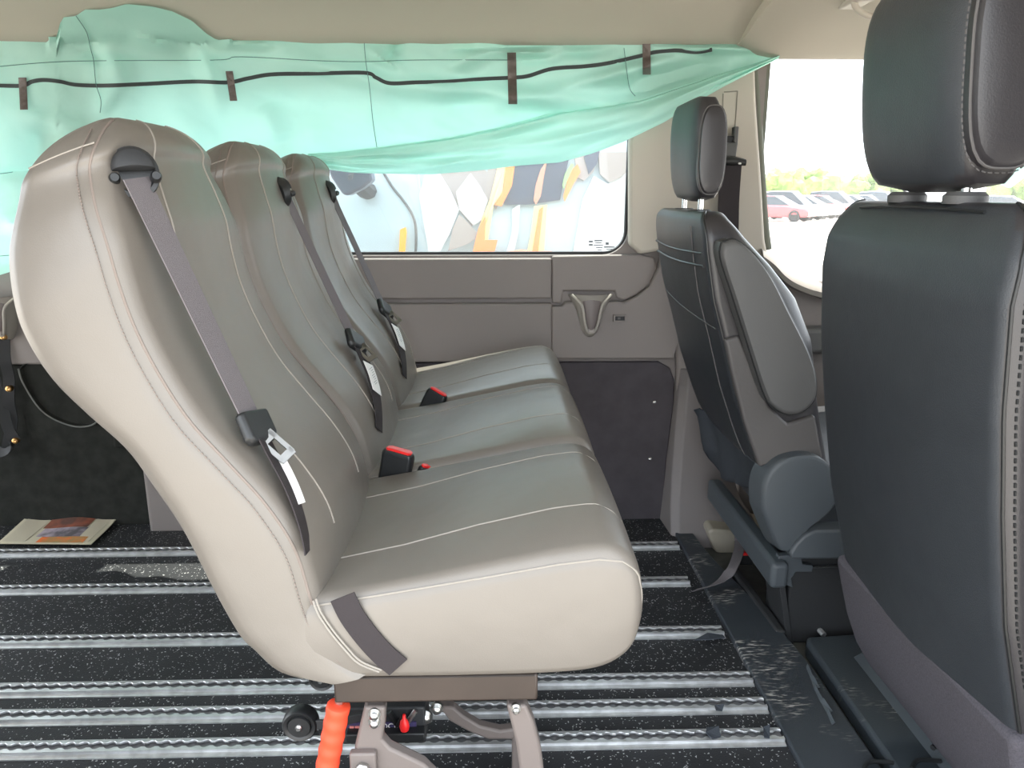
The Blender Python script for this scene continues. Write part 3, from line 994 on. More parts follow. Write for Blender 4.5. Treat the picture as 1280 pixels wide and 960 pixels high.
# ------------------------------------------------------------------ front seats
def fs_back(t, y0, y1, xb, xf, ztop, zbot, rtop, mback, mside, rear_r=.018, front_r=.05):
    rings = []
    N = 48
    zc = []
    for i in range(N+1):
        q = i/N
        zc.append(zbot+(ztop-zbot)*q)
    zc = [zbot+(ztop-rtop-zbot)*i/36 for i in range(37)]+[ztop-rtop+rtop*math.sin(a) for a in [PI/2*i/14 for i in range(1, 15)]]
    meta = []
    for z in zc:
        dz = max(0, z-(ztop-rtop))
        k = rtop-math.sqrt(max(0, rtop*rtop-dz*dz))
        ins = k*.85
        a = lin(xb, z); b = lin(xf, z)
        th = b-a
        kk = k/rtop
        a += th*.22*kk**2; b -= th*.30*kk**2
        rr = min(rear_r, (b-a)*.4); rf = min(front_r, (b-a)*.4)
        W2 = y1-y0-2*ins
        L = []
        for i in range(6):
            al = i/5*PI/2; L.append((rr-rr*math.cos(al), rr-rr*math.sin(al)))     # near rear corner  (x from rear, y)
        L2 = [(rr+(b-a-rr-rf)*i/6, 0) for i in range(1, 6)]
        L3 = [(b-a-rf+rf*math.sin(al), rf-rf*math.cos(al)) for al in [i/5*PI/2 for i in range(6)]]
        L4 = [(b-a, rf+(W2-2*rf)*i/10) for i in range(1, 10)]
        L5 = [(b-a-rf+rf*math.cos(al), W2-rf+rf*math.sin(al)) for al in [i/5*PI/2 for i in range(6)]]
        L6 = [(b-a-rf-(b-a-rf-rr)*i/6, W2) for i in range(1, 6)]
        L7 = [(rr-rr*math.sin(al), W2-rr+rr*math.cos(al)) for al in [i/5*PI/2 for i in range(6)]]
        L8 = [(0, W2-rr-(W2-2*rr)*i/14) for i in range(1, 14)]
        full = L+L2+L3+L4+L5+L6+L7+L8
        ring = []
        for x, y in full:
            w = y/W2
            bl = .012*math.sin(PI*w)*(1 if x < (b-a)*.3 else 0)*(1-kk)
            ring.append(Vector((a+x-bl, y0+ins+y, z)))
        rings.append(ring)
        meta.append((z, a, b, ins, rr))
    bm = loft(rings)
    # rear face keeps its own leather
    o = obj('backrest', bm, [mside, mback], t)
    me = o.data
    for p in me.polygons:
        if p.normal.x < -.72: p.material_index = 1
    return o, meta

def seam_tube(bm, meta, y0, y1, near, back=.004, r=.0022, zlo=0, zhi=9, off=0.0):
    pts = []
    for z, a, b, ins, rr in meta:
        if zlo <= z <= zhi:
            y = y0+ins+rr*.29+off if near else y1-ins-rr*.29-off
            pts.append(Vector((a+rr*.29-.0008, y, z)))
    add_tube(bm, pts, r, 6)
    return pts

def stitches(pts, off, r=.0012, step=.011, ln=.006):
    bm = B()
    acc = 0; out = []
    for a, b in zip(pts, pts[1:]):
        L = (b-a).length
        if L < 1e-6: continue
        d = (b-a)/L
        q = step-acc if acc > 0 else 0
        while q < L:
            p = a+d*q+off
            add_tube(bm, [p-d*ln/2, p+d*ln/2], r, 4)
            q += step
        acc = (L-(q-step)) % step
    return bm

def headrest(t, xc, y0, y1, z0, z1, th, lean, mback, mside):
    N = 26
    rings = []
    h = z1-z0
    yc = (y0+y1)/2; hw = (y1-y0)/2
    for i in range(N+1):
        q = i/N
        # superelliptic outline in height
        v = 2*q-1
        e = (1-abs(v)**3.6)**(1/3.6) if abs(v) < 1 else 0
        e = max(e, .02)
        wv = hw*(.93+.07*q)*(.55+.45*e) if e > .3 else hw*(.93+.07*q)*(.35+.2*e/.3*1.0+.135*0)
        tv = th/2*(.86+.14*math.sin(PI*min(1, q*.9+.1)))*max(.12, e)
        z = z0+h*q
        x0 = xc+lean*(q-.5)
        ring = []
        for k in range(48):
            a = 2*PI*k/48
            ca, sa = math.cos(a), math.sin(a)
            n = 4.5
            rr = (abs(ca)**n+abs(sa)**n)**(-1/n)
            ring.append(Vector((x0+tv*rr*ca, yc+wv*rr*sa, z)))
        rings.append(ring)
    o = obj('headrest', loft(rings), [mside, mback], t)
    for p in o.data.polygons:
        if p.normal.x < -.75: p.material_index = 1
    return o

def posts(hr, x, ys, z0, z1):
    for y in ys:
        obj('post', tube([(x, y, z0), (x, y, z1)], .0065, 10), CHROME, hr)
        b = B()
        add_lathe(b, (x, y, z0-.006), (0, 0, 1), [(0, .026), (.010, .026), (.015, .021), (.015, .004)], 20)
        obj('post_collar', b, ARMV, hr)

FG = 'black leather front seats'
# --- driver's seat (far)
drv = thing('front_seat', 'far black leather driver seat with charcoal folded armrest, by the pillar', 'seat', (.8, 1.85, -.03), FG)
DXB = [(.38, .635), (.40, .622), (.434, .588), (.5, .560), (.6, .523), (.7, .495), (.8, .464), (.9, .445), (.965, .436), (1.0, .445)]
DXF = [(.38, .80), (.43, .76), (.57, .725), (.705, .700), (.80, .655), (.875, .590), (.93, .53), (.965, .500), (1.0, .49)]
dback, dm = fs_back(drv, 1.60, 2.10, DXB, DXF, .981, .385, .065, BLACKV, BLACKV2)
bm = B(); pts = seam_tube(bm, dm, 1.60, 2.10, True); obj('piping', bm, BLKP, dback)
obj('stitching', stitches(pts[2:40], Vector((.012, -.002, 0)), .0013, .010, .006), DSTITCH, dback)
# rear pad: headband panel and map pocket edges
hb = B()
y_a, y_b = 1.66, 2.06
def dxb(z): return lin(DXB, z)
def rear_line(t, z0f, ya, yb, dxf=.0125, r=.0018, m=DSTITCH, n=24, meta_par=None):
    pts = []
    for i in range(n+1):
        q = i/n; y = ya+(yb-ya)*q
        z = z0f(q)
        w = (y-1.60)/.5
        pts.append(Vector((dxb(z)-.012*math.sin(PI*w)-.0015, y, z)))
    return obj('seam', tube(pts, r, 6), m, meta_par or dback)
rear_line(drv, lambda q: .895-.004*math.sin(PI*q), 1.625, 2.085, m=BLKP, r=.003)
rear_line(drv, lambda q: .868-.004*math.sin(PI*q), 1.625, 2.085, m=BLKP, r=.0035)
rear_line(drv, lambda q: .735+.03*q, 1.625, 2.07, r=.0014)
# inner vertical seam on the rear face
pts = [Vector((dxb(z)-.0075, 1.685, z)) for z in [.40+.55*i/20 for i in range(21)]]
obj('seam', tube(pts, .0014, 6), DSTITCH, dback)
# armrest folded up along the side
aro = [(905, 303), (922, 300), (945, 318), (965, 345), (985, 385), (1010, 435), (1022, 470), (1022, 500), (1005, 518), (985, 520), (968, 510), (958, 495), (940, 440), (918, 370), (903, 322)]
ar = curve([P(a, b, 1.53) for a, b in aro]+[P(*aro[0], 1.53)], 60)[:-1]
cx = sum(p.x for p in ar)/len(ar); cz = sum(p.z for p in ar)/len(ar)
rings = []
for y, k in ((1.60, .95), (1.590, 1.0), (1.545, 1.0), (1.536, .975), (1.531, .92), (1.530, .5)):
    rings.append([Vector((cx+(p.x-cx)*k, y, cz+(p.z-cz)*k)) for p in ar])
arm = obj('armrest', loft(rings), ARMV, drv)
arm['label'] = 'charcoal armrest folded upright'
obj('piping', tube([Vector((p.x, 1.545, p.z)) for p in ar]+[Vector((ar[0].x, 1.545, ar[0].z))], .0025, 6), BLKP, arm)
# side trim shell behind the armrest
shell = [(907, 425), (925, 420), (945, 470), (962, 508), (985, 530), (1020, 520), (1030, 575), (990, 568), (965, 580), (950, 585), (930, 525), (915, 465)]
obj('side_shell', plate([(P(a, b, 1.585).x, P(a, b, 1.585).z) for a, b in shell], (), 1.588, 1.612), mat('grey_side_shell', (.085, .079, .078), .5, bump=.2), drv, bevel=.006, seg=3)
hr = headrest(drv, .474, 1.715, 1.985, 1.0, 1.228, .076, -.012, BLACKV, BLACKV2)
posts(hr, .474, (1.775, 1.925), .974, 1.03)
# side disc panel outline of the headrest
ov = []
for i in range(40):
    a = 2*PI*i/40
    ca, sa = math.cos(a), math.sin(a); rr = (abs(ca)**3+abs(sa)**3)**(-1/3)
    ov.append((.476+.029*rr*ca, 1.108+.092*rr*sa))
bm = B()
rings = []
for y, k in ((1.735, 1.0), (1.712, 1.0), (1.706, .93), (1.704, .7), (1.7035, .1)):
    rings.append([Vector((.476+(x-.476)*k, y, 1.108+(z-1.108)*k)) for x, z in ov])
add_loft(bm, rings); hs = obj('side_panel', bm, BLACKV2, hr)
obj('piping', tube([Vector((x, 1.713, z)) for x, z in ov]+[Vector((ov[0][0], 1.713, ov[0][1]))], .002, 6), DSTITCH, hs)
# flap of cloth hanging from the backrest
top = [P(868, 512, 2.08), P(885, 515, 1.98), P(915, 540, 1.8), P(948, 582, 1.6)]
mid = [P(880, 555, 2.04), P(905, 572, 1.93), P(935, 592, 1.77), P(955, 602, 1.6)]
bot = [P(898, 588, 2.06), P(915, 603, 1.93), P(935, 608, 1.80), P(962, 612, 1.62)]
bm = B()
rows = [curve(r, 24) for r in (top, mid, bot)]
rings = []
for j in range(24):
    col = curve([rows[0][j], rows[1][j], rows[2][j]], 8)
    rings.append([c+Vector((.006*math.sin(j*.9+k), 0, .004*math.sin(j*.5+k*1.3))) for k, c in enumerate(col)])
add_loft(bm, rings, cap=False, closed=False)
obj('rear_flap', bm, GREYFELT, drv, solid=.006)['label'] = 'dark cloth flap hanging behind the seat'
# lower cushion, valance, recliner cover, pedestal
rings = []
for x, z0, z1 in ((.66, .26, .37), (.70, .22, .41), (.9, .22, .43), (1.1, .24, .45), (1.17, .28, .44), (1.19, .33, .40)):
    rings.append([Vector((x, y, z)) for y, z in rrect(1.60, z0, 2.10, z1, .035, 5)])
obj('cushion', loft(rings), BLACKV, drv)
rec = [(953, 640), (953, 612), (960, 592), (975, 577), (995, 570), (1018, 570), (1036, 580), (1046, 600), (1048, 625), (1035, 645), (1010, 665), (992, 688), (984, 692), (974, 688), (964, 668)]
rc = curve([P(a, b, 1.56) for a, b in rec]+[P(*rec[0], 1.56)], 60)[:-1]
cx = sum(p.x for p in rc)/len(rc); cz = sum(p.z for p in rc)/len(rc)
rings = [[Vector((cx+(p.x-cx)*k+dx, y, cz+(p.z-cz)*k)) for p in rc] for y, k, dx in ((1.62, 1.02, -.008), (1.575, 1.0, 0), (1.566, .97, .002), (1.562, .90, .004), (1.561, .4, .004))]
obj('recliner_cover', loft(rings), SLATE, drv)['label'] = 'slate grey rounded hinge cover'
val = [(988, 692), (996, 680), (1006, 670), (1020, 664), (1110, 662), (1110, 700), (990, 700)]
obj('valance', plate([(P(a, b, 1.55).x, P(a, b, 1.55).z) for a, b in val], (), 1.552, 1.62), SLATE, drv, bevel=.006, seg=3)
obj('pedestal', box((.695, 1.62, -.03), (1.12, 1.76, .20)), BLKM, drv, bevel=.006)
obj('pedestal', box((.86, 1.76, -.03), (1.12, 2.10, .20)), BLKM, drv, bevel=.006)
obj('bracket', plate([(P(a, b, 1.60).x, P(a, b, 1.60).z) for a, b in ((974, 696), (1002, 694), (1004, 706), (1018, 708), (1016, 716), (996, 716), (990, 724), (992, 736), (978, 730), (972, 716))], (), 1.603, 1.622), SLATE, drv, bevel=.002)
obj('slide_edge', tube([P(1012, 709, 1.61), P(1060, 707, 1.61)], .0025, 6), STEEL, drv)
obj('rear_bar', box((.634, 1.58, .135), (.676, 2.12, .200)), SLATE, drv, bevel=.012, seg=3)
obj('rear_plate', plate([(.66, .16), (.675, .16), (.715, -.03), (.70, -.03)], (), 1.61, 1.72), BLKM, drv, bevel=.002)
obj('sunlit_sliver', tube([G(984, 746, .02), G(1000, 760, .02), G(1030, 794, .0)], .007, 8), ALU, drv)  # bright metal sliver put in for a strip of sunlight on the floor
bk = G(932, 692, .03)
obj('buckle', add_box(B(), (bk.x-.02, bk.y-.012, bk.z-.03), (bk.x+.02, bk.y+.012, bk.z+.0)), BLKP, drv, bevel=.003)
obj('red_button', add_box(B(), (bk.x-.018, bk.y-.014, bk.z+.0), (bk.x+.018, bk.y+.008, bk.z+.009)), RED, drv, bevel=.002)

# --- passenger's seat (near)
pas = thing('front_seat', 'near black leather front seat seen from behind at the right edge', 'seat', (.85, 1.06, -.03), FG)
PXB = [(.13, .735), (.217, .690), (.352, .655), (.512, .610), (.65, .585), (.778, .566), (.9, .556), (.95, .560), (1.0, .575)]
PXF = [(.13, .86), (.352, .85), (.57, .83), (.705, .80), (.80, .765), (.875, .72), (.95, .66), (1.0, .64)]
pback, pm = fs_back(pas, .805, 1.305, PXB, PXF, 1.008, .345, .075, BLACKV, BLACKV2, rear_r=.026)
bm = B(); pts = seam_tube(bm, pm, .805, 1.305, True, r=.0024); obj('piping', bm, BLKP, pback)
bm = B(); seam_tube(bm, pm, .805, 1.305, False, r=.0024); obj('piping', bm, BLKP, pback)
obj('stitching', stitches(pts, Vector((.010, -.006, 0)), .0017, .010, .0055), BLKP, pback)
# top cap seam
zt = [m_ for m_ in pm]
ptsT = []
for i in range(30):
    q = i/29
    y = .90+.31*q
    ptsT.append(Vector((lin(PXB, .985)+.010-.012*math.sin(PI*(y-.805)/.5), y, 1.0015-.004*(2*q-1)**2)))
obj('seam', tube(ptsT, .0022, 6), BLKP, pback)
# felt lower back
rings = []
for z, x in ((.362, .650), (.345, .651), (.30, .663), (.24, .680), (.18, .704), (.13, .735), (.10, .77)):
    rings.append([Vector((x-.006+.004*(1 if y > .82 and y < 1.29 else 0)*0, y, z)) for y in [.800+.51*i/20 for i in range(21)]]+[Vector((x+.14, 1.31, z)), Vector((x+.14, .80, z))])
obj('lower_back', loft(rings), SEATCARPET, pas, bevel=.012, seg=3)['label'] = 'grey felt lower back panel'
rings = []
for x, z0, z1 in ((.78, .24, .40), (.85, .20, .42), (1.1, .22, .45), (1.25, .26, .45), (1.29, .31, .40)):
    rings.append([Vector((x, y, z)) for y, z in rrect(.80, z0, 1.31, z1, .04, 5)])
obj('cushion', loft(rings), BLACKV, pas)
obj('pedestal', box((.945, .83, -.03), (1.2, 1.28, .22)), BLKM, pas, bevel=.006)
ph = headrest(pas, .592, .920, 1.205, 1.020, 1.296, .112, -.024, BLACKV, BLACKV2)
posts(ph, .600, (.985, 1.125), 1.012, 1.06)
# side panel and piping of the headrest
ov = []
for i in range(40):
    a = 2*PI*i/40
    ca, sa = math.cos(a), math.sin(a); rr = (abs(ca)**3.4+abs(sa)**3.4)**(-1/3.4)
    ov.append((.043*rr*ca, .110*rr*sa))
def hpt(x, y, z): return Vector((.592+x-.024*z/.276, y, 1.158+z))
rings = [[hpt(x*k, y, z*k) for x, z in ov] for y, k in ((.955, 1.0), (.922, 1.0), (.914, .93), (.911, .7), (.9105, .1))]
hs = obj('side_panel', loft(rings), BLACKV2, ph)
lp_ = [hpt(x, .923, z) for x, z in ov]; lp_.append(lp_[0])
obj('piping', tube(lp_, .0022, 6), DSTITCH, hs)
lp2 = [hpt(x*1.12, .931, z*1.05) for x, z in ov]; lp2.append(lp2[0])
obj('stitching', stitches(lp2, Vector((0, 0, 0)), .0011, .008, .005), DSTITCH, hs)

# ------------------------------------------------------------------ front floor pieces
def slab(name, L, z0, z1, m, bev=.004, label=None, cat=None):
    o = obj(name, plate([(x, y) for x, y in L], (), z0, z1, 'z'), m, bevel=bev, seg=3)
    if label: tag(o, label, cat)
    else: struct(o)
    return o
strip = curve([(.61, 2.15, 0), (.622, 2.0, 0), (.655, 1.8, 0), (.692, 1.52, 0), (.697, 1.3, 0), (.70, 1.0, 0), (.70, .6, 0)], 30)
slab('sill_strip', [(.556, .6), (.556, 2.27)]+[(p.x, p.y) for p in strip], -.028, .012, SCUFF, .004, 'scuffed black rubber sill strip along the front edge of the floor', 'sill strip')
slab('trim_13', [(.665, 1.60), (.650, 1.93), (.678, 1.93), (.692, 1.60)], -.03, .016, BLKM, .008)
stp = thing('step_cover', 'black scuffed plastic step cover in front of the near front seat', 'cover', (.80, 1.2, -.03))
obj('cover_plate', plate([(.722, .55), (.722, 1.56), (.732, 1.585), (.93, 1.60), (.93, .55)], (), -.03, .012, 'z'), SCUFF2, stp, bevel=.010, seg=3)
rings = []
for x, z in ((.800, .010), (.815, .020), (.86, .050), (.93, .070)):
    rings.append([Vector((x, .55, z)), Vector((x, 1.5, z)), Vector((x, 1.5, z-.04)), Vector((x, .55, z-.04))])
obj('raised_side', loft(rings), SLATE, stp, bevel=.004)
hl = [G(1166, 935, .05), G(1180, 925, .05), G(1195, 928, .05), G(1208, 950, .05), G(1222, 980, .05)]
obj('pull_rim', tube(curve(hl, 20), .005, 8), BLKP, stp)
for q, (px, py) in enumerate(((1160, 960), (1100, 962))):
    c = G(px, py, .014)
    obj('clip', tube(curve([c+Vector((-.03, .0, 0)), c+Vector((-.01, .015, .004)), c+Vector((.03, .012, .004))], 10), .004, 6), BLKP, stp)
# curled tape along the strip edge
bm = B()
ep = [G(1008, 835, .012), G(1014, 850, .012), G(1018, 862, .012), G(1026, 878, .012), G(1034, 892, .012), G(1040, 906, .012)]
for i, (a, b) in enumerate(zip(ep, ep[1:])):
    w = .006+.005*(i % 2)
    v = [a, b, b+Vector((w, 0, .005)), a+Vector((w*.6, .004, .008))]
    bm.faces.new([bm.verts.new(p) for p in v])
tag(obj('peeling_tape', bm, SLATE, smooth=False, solid=.0015), 'torn peeling grey tape on the right edge of the sill strip', 'tape')

# ------------------------------------------------------------------ pillar belt
pb = thing('seat_belt', 'dark seat belt on its height adjuster, on the beige pillar', 'seat belt', P(912, 190, 2.25))
bm = B()
for L in ([(899, 160), (905.5, 160), (907, 178), (900.5, 182)], [(918, 158), (924, 158), (922, 182), (917, 178)], [(900.5, 178), (922.5, 178), (920, 196), (903, 196)]):
    t_ = plate(px_poly(L, 2.24), (), 2.238, 2.268)
    me = bpy.data.meshes.new('tmp'); t_.to_mesh(me); t_.free(); bm.from_mesh(me); bpy.data.meshes.remove(me)
obj('height_adjuster', bm, ARMV, pb, bevel=.003)
obj('release_button', plate(px_poly([(906, 170), (917, 170), (915, 178), (908, 180)], 2.25), (), 2.244, 2.27), BLKM, pb, bevel=.002)
obj('loop_guide', loft([[Vector((P(896+k*36, 204-k*2+2*math.sin(PI*k), 2.225).x, 2.228+.012*math.sin(a), P(896, 203-2*math.sin(PI*k), 2.225).z+.013*(1-.3*abs(2*k-1))*math.cos(a))) for a in [2*PI*i/12 for i in range(12)]] for k in [j/10 for j in range(11)]]), BLKP, pb)
bb = B(); add_lathe(bb, P(925, 203, 2.218)+Vector((0, .004, 0)), (0, -1, 0), [(0, .006), (.004, .006), (.005, .003), (.005, .0005)], 12)
obj('bolt', bb, STEEL, pb)
wp = [P(914, 205, 2.235), P(911, 250, 2.235), P(910, 300, 2.235), P(907, 350, 2.238)]
obj('belt_webbing', ribbon(curve(wp, 20), Vector((1, 0, 0)), .060, .0016), WEBD, pb)
wp = [P(924, 655, 2.06), P(925, 680, 2.03), G(918, 705, .06), G(906, 722, .04), G(890, 732, .03), G(868, 738, .026)]
tag(obj('strap_loop', ribbon(curve(wp, 20), Vector((.8, -.35, .5)).normalized(), .034, .002), WEB), 'grey webbing strap drooping to the sill strip beside the red buckle', 'strap')
# moulded slot on pillar
sl2 = B()
for a, b in (((905, 115), (922, 114)), ((922, 114), (919, 158)), ((904, 117), (903, 158))):
    add_tube(sl2, [P(*a, 2.2615), P(*b, 2.2615)], .0016, 6)
struct(obj('trim_14', sl2, mat('slot_shadow_gap', (.25, .23, .2), .8)))

# ------------------------------------------------------------------ wall fittings
def cupholder(label, cx, y):
    t = thing('cup_holder', label, 'cup holder', (cx, y, .66), 'moulded cup holders on the grey wall trim')
    # open funnel: outer shell and inner wall
    zs = [(.728, .066, .050), (.715, .060, .049), (.69, .046, .044), (.66, .036, .038), (.63, .028, .030), (.608, .018, .02), (.600, .008, .01)]
    n = 20
    rings = []
    for z, rx, ry in [tuple(c) for c in cr(zs, 16)]:
        rings.append([Vector((cx-rx*math.cos(PI*i/n), y-ry*math.sin(PI*i/n)**.8, z)) for i in range(n+1)])
    for z, rx, ry in [tuple(c) for c in cr(zs[::-1], 16)]:
        if z > .618:
            rings.append([Vector((cx-max(rx-.016, .006)*math.cos(PI*i/n), y-max(ry-.012, .004)*math.sin(PI*i/n)**.8, z+(.0 if z < .72 else .0))) for i in range(n+1)])
    obj('holder_shell', loft(rings, cap=False, closed=False), mat('cup_trim', (.255, .235, .21), .5, bump=.15), t)
    # V-shaped front opening rim and the inset tongue
    rim = [(cx-.058, y-.030, .729), (cx-.030, y-.048, .700), (cx-.020, y-.047, .650), (cx-.010, y-.040, .622), (cx, y-.038, .617), (cx+.010, y-.040, .622), (cx+.020, y-.047, .650), (cx+.030, y-.048, .700), (cx+.058, y-.030, .729)]
    obj('rim', tube(curve(rim, 40), .0042, 8), mat('cup_rim', (.34, .315, .28), .45), t)
    inn = [[Vector((cx+k*w_, y-d_-.006*(1-k*k), z)) for k in [-1+2*i/8 for i in range(9)]] for z, w_, d_ in ((.724, .030, .040), (.69, .022, .046), (.65, .015, .046), (.628, .008, .042))]
    obj('inset', loft(inn, cap=False, closed=False), mat('cup_inset', (.16, .135, .13), .5), t, solid=.003)
    obj('drain_tab', box((cx-.009, y-.048, .618), (cx+.009, y-.035, .632)), mat('cup_tab', (.32, .29, .27), .5), t, bevel=.003)
cupholder('V-shaped grey cup holder moulded in the wall beside the small socket', .292, 2.272)
cupholder('grey cup holder at the left edge, half hidden by the nearest seatback', -1.425, 2.272)
sk = thing('wall_socket', 'small grey rectangular power socket to the right of the cup holder', 'socket', P(774, 398, 2.265))
a = P(766, 402.5, 2.265); b = P(783, 393, 2.265)
obj('bezel', plate(rrect(a.x, a.z, b.x, b.z, .004, 3), (rrect(a.x+.006, a.z+.005, b.x-.006, b.z-.005, .002, 3),), 2.258, 2.270), GREYW, sk, bevel=.001)
obj('socket_face', box((a.x+.004, 2.262, a.z+.004), (b.x-.004, 2.270, b.z-.004)), BLKM, sk)
obj('contact', box((a.x+.014, 2.2605, (a.z+b.z)/2-.003), (b.x-.018, 2.264, (a.z+b.z)/2+.003)), ARMV, sk)
for (px, py, l) in ((818, 503, 'upper silver screw on the dark lower wall panel'), (813, 574, 'lower silver screw on the dark lower wall panel')):
    c = P(px, py, 2.283); bb = B()
    add_lathe(bb, c+Vector((0, .003, 0)), (0, -1, 0), [(0, .006), (.003, .0058), (.0055, .003), (.006, .0005)], 12)
    tag(obj('screw', bb, CHROME), l, 'screw', 'screws in the dark wall panel')

# speaker cover on the left panel
spk = curve([P(20, 462, 2.26), P(26, 480, 2.26), P(45, 510, 2.26), P(66, 526, 2.26), P(95, 535, 2.26), P(118, 529, 2.26), P(121, 505, 2.26), P(120, 470, 2.26), P(112, 455, 2.26), P(70, 451, 2.26), P(30, 454, 2.26), P(20, 462, 2.26)], 60)[:-1]
cx = sum(p.x for p in spk)/len(spk); cz = sum(p.z for p in spk)/len(spk)
t = thing('wall_pocket', 'black rounded moulded recess cover low on the dark left wall panel', 'cover', (cx, 2.28, cz))
rings = [[Vector((cx+(p.x-cx)*k, y, cz+(p.z-cz)*k)) for p in spk] for y, k in ((2.286, 1.0), (2.272, .985), (2.270, .96), (2.281, .93), (2.282, .4), (2.282, .02))]
obj('cover_panel', loft(rings), COVERSHADEW, t)
rimp = spk[:34]
obj('rim', tube([Vector((p.x, 2.272, p.z)) for p in rimp], .0028, 6), mat('cover_rim', (.12, .125, .115), .5), t)
obj('latch_shape', box((P(140, 562, 2.26).x, 2.268, P(140, 562, 2.26).z), (P(175, 540, 2.26).x, 2.290, P(140, 520, 2.26).z)), COVERSHADEW, t, bevel=.010, seg=3)

# black strap with brass studs at the left edge
st_ = thing('studded_strap', 'black cloth strap with brass studs hanging at the left edge', 'strap', P(5, 500, 2.258))
pth = curve([P(2, 405, 2.262), P(6, 440, 2.258), P(10, 470, 2.258), P(12, 500, 2.258), P(14, 530, 2.258), P(10, 560, 2.258)], 24)
obj('strap', ribbon([p+Vector((.0, .004*math.sin(i*.8), 0)) for i, p in enumerate(pth)], Vector((1, .3, 0)).normalized(), .03, .004), BLKM, st_)
pth = curve([P(-8, 470, 2.254), P(0, 500, 2.25), P(10, 535, 2.25), P(18, 552, 2.25), P(4, 565, 2.25), P(-15, 560, 2.25)], 24)
obj('strap', ribbon(pth, Vector((.5, .3, .8)).normalized(), .03, .004), BLKM, st_)
for px, py in ((4, 421), (11, 486), (19, 551)):
    bb = B(); add_lathe(bb, P(px, py, 2.246), (.1, -1, .1), [(-.014, .002), (-.012, .009), (0, .010), (.004, .008), (.005, .004), (.003, .0005)], 16)
    obj('stud', bb, BRASS, st_)

# ------------------------------------------------------------------ newspaper
def news_mat():
    m = mat('newspaper_print', (.55, .50, .38), .85)
    nt = m.node_tree
    tc = nt.nodes.new('ShaderNodeTexCoord')
    w = nt.nodes.new('ShaderNodeTexWave'); w.inputs['Scale'].default_value = 60; w.bands_direction = 'Y'
    w.inputs['Distortion'].default_value = 1.5; w.inputs['Detail Scale'].default_value = 40
    nt.links.new(tc.outputs['Object'], w.inputs['Vector'])
    mu = nt.nodes.new('ShaderNodeMath'); mu.operation = 'MULTIPLY'; mu.inputs[1].default_value = .45
    nt.links.new(w.outputs['Fac'], mu.inputs[0])
    mix_over(m, mu.outputs[0], (.20, .19, .17))
    return m
NEWS = news_mat()
PHOTO1 = mat('photo_brown', (.30, .09, .05), .6, col2=(.10, .05, .04), vscale=22)
PHOTO2 = mat('photo_lilac', (.42, .36, .42), .6, col2=(.10, .09, .10), vscale=25)
PHOTO3 = mat('photo_orange', (.75, .17, .04), .6, col2=(.35, .25, .1), vscale=30)
np_ = thing('newspaper', 'folded newspaper with an orange and brown photo, lying on the floor', 'newspaper', G(75, 667))
c00, c10, c11, c01 = G(-4, 682, .004), G(114, 683, .004), G(149, 651, .004), G(36, 652, .004)
def npt(u, v): 
    p = (c00*(1-u)+c10*u)*(1-v)+(c01*(1-u)+c11*u)*v
    return p+Vector((0, 0, .006+.005*math.sin(u*9+v*3)*v+.012*v*v*(1 if True else 0)))
def sheet(u0, u1, v0, v1, lift=0, n=14):
    return loft([[npt(u0+(u1-u0)*i/n, v0+(v1-v0)*j/8)+Vector((0, 0, lift)) for j in range(9)] for i in range(n+1)], cap=False, closed=False)
pg = obj('page', sheet(0, 1, 0, 1), PAPER, np_, solid=.003)
obj('page', sheet(.02, .98, .04, .97, -.004), PAPER, np_, solid=.002)
obj('text_column', sheet(.04, .28, .08, .9, .0022), NEWS, pg, solid=.0005)
obj('text_column', sheet(.80, .95, .08, .9, .0022), NEWS, pg, solid=.0005)
obj('picture', sheet(.30, .78, .58, .97, .0024), PHOTO1, pg, solid=.0005)
obj('picture', sheet(.33, .80, .26, .57, .0024), PHOTO2, pg, solid=.0005)
obj('picture', sheet(.40, .90, .04, .25, .0024), PHOTO3, pg, solid=.0005)

# ------------------------------------------------------------------ teal drape
YD = 2.205
top_px = [(-60, 46), (0, 46), (60, 46), (73, 46), (76, 22), (95, 20), (106, 12), (125, 12), (140, 10), (158, 5), (190, 8), (215, 14), (240, 26), (258, 42), (271, 50), (300, 48), (400, 45), (560, 44), (735, 44), (742, 44), (850, 44), (925, 46), (960, 56), (976, 68)]
bot_px = [(-60, 350), (0, 344), (12, 340), (60, 338), (190, 334), (212, 302), (250, 285), (380, 215), (400, 207), (430, 211), (480, 215), (540, 217), (600, 212), (650, 206), (700, 202), (730, 192), (780, 176), (830, 152), (870, 126), (905, 106), (940, 88), (976, 71)]
h_top = [(385, 192), (420, 190), (470, 184), (560, 172), (620, 160), (650, 152), (700, 138), (760, 130), (800, 124), (850, 108), (900, 92), (940, 80), (976, 68)]
FOLDS = [ # x0,y0,x1,y1, depth toward the room, half width
    (487, 106, 760, 128, .020, 15), (350, 70, 487, 104, .012, 16), (560, 85, 620, 60, .012, 12), (460, 62, 500, 85, .014, 9), (500, 55, 480, 75, -.010, 8),
    (120, 25, 220, 65, .012, 10), (60, 25, 130, 75, -.010, 12), (130, 60, 160, 110, .008, 16), (250, 60, 275, 130, .010, 14), (20, 140, 110, 165, .008, 14),
    (270, 52, 350, 56, .012, 8), (600, 60, 720, 72, .010, 7), (650, 75, 760, 62, -.012, 8), (760, 120, 900, 78, -.016, 12), (700, 110, 860, 70, .014, 10), (820, 60, 960, 62, .010, 6),
    (330, 130, 350, 180, .008, 18), (60, 110, 40, 330, -.007, 20), (150, 110, 120, 140, .006, 12), (760, 60, 790, 110, .006, 10), (560, 130, 660, 110, -.010, 14), (0, 216, 40, 214, -.006, 6), (0, 280, 60, 262, .008, 14), (300, 110, 430, 140, -.006, 20), (560, 62, 700, 57, -.008, 5)]
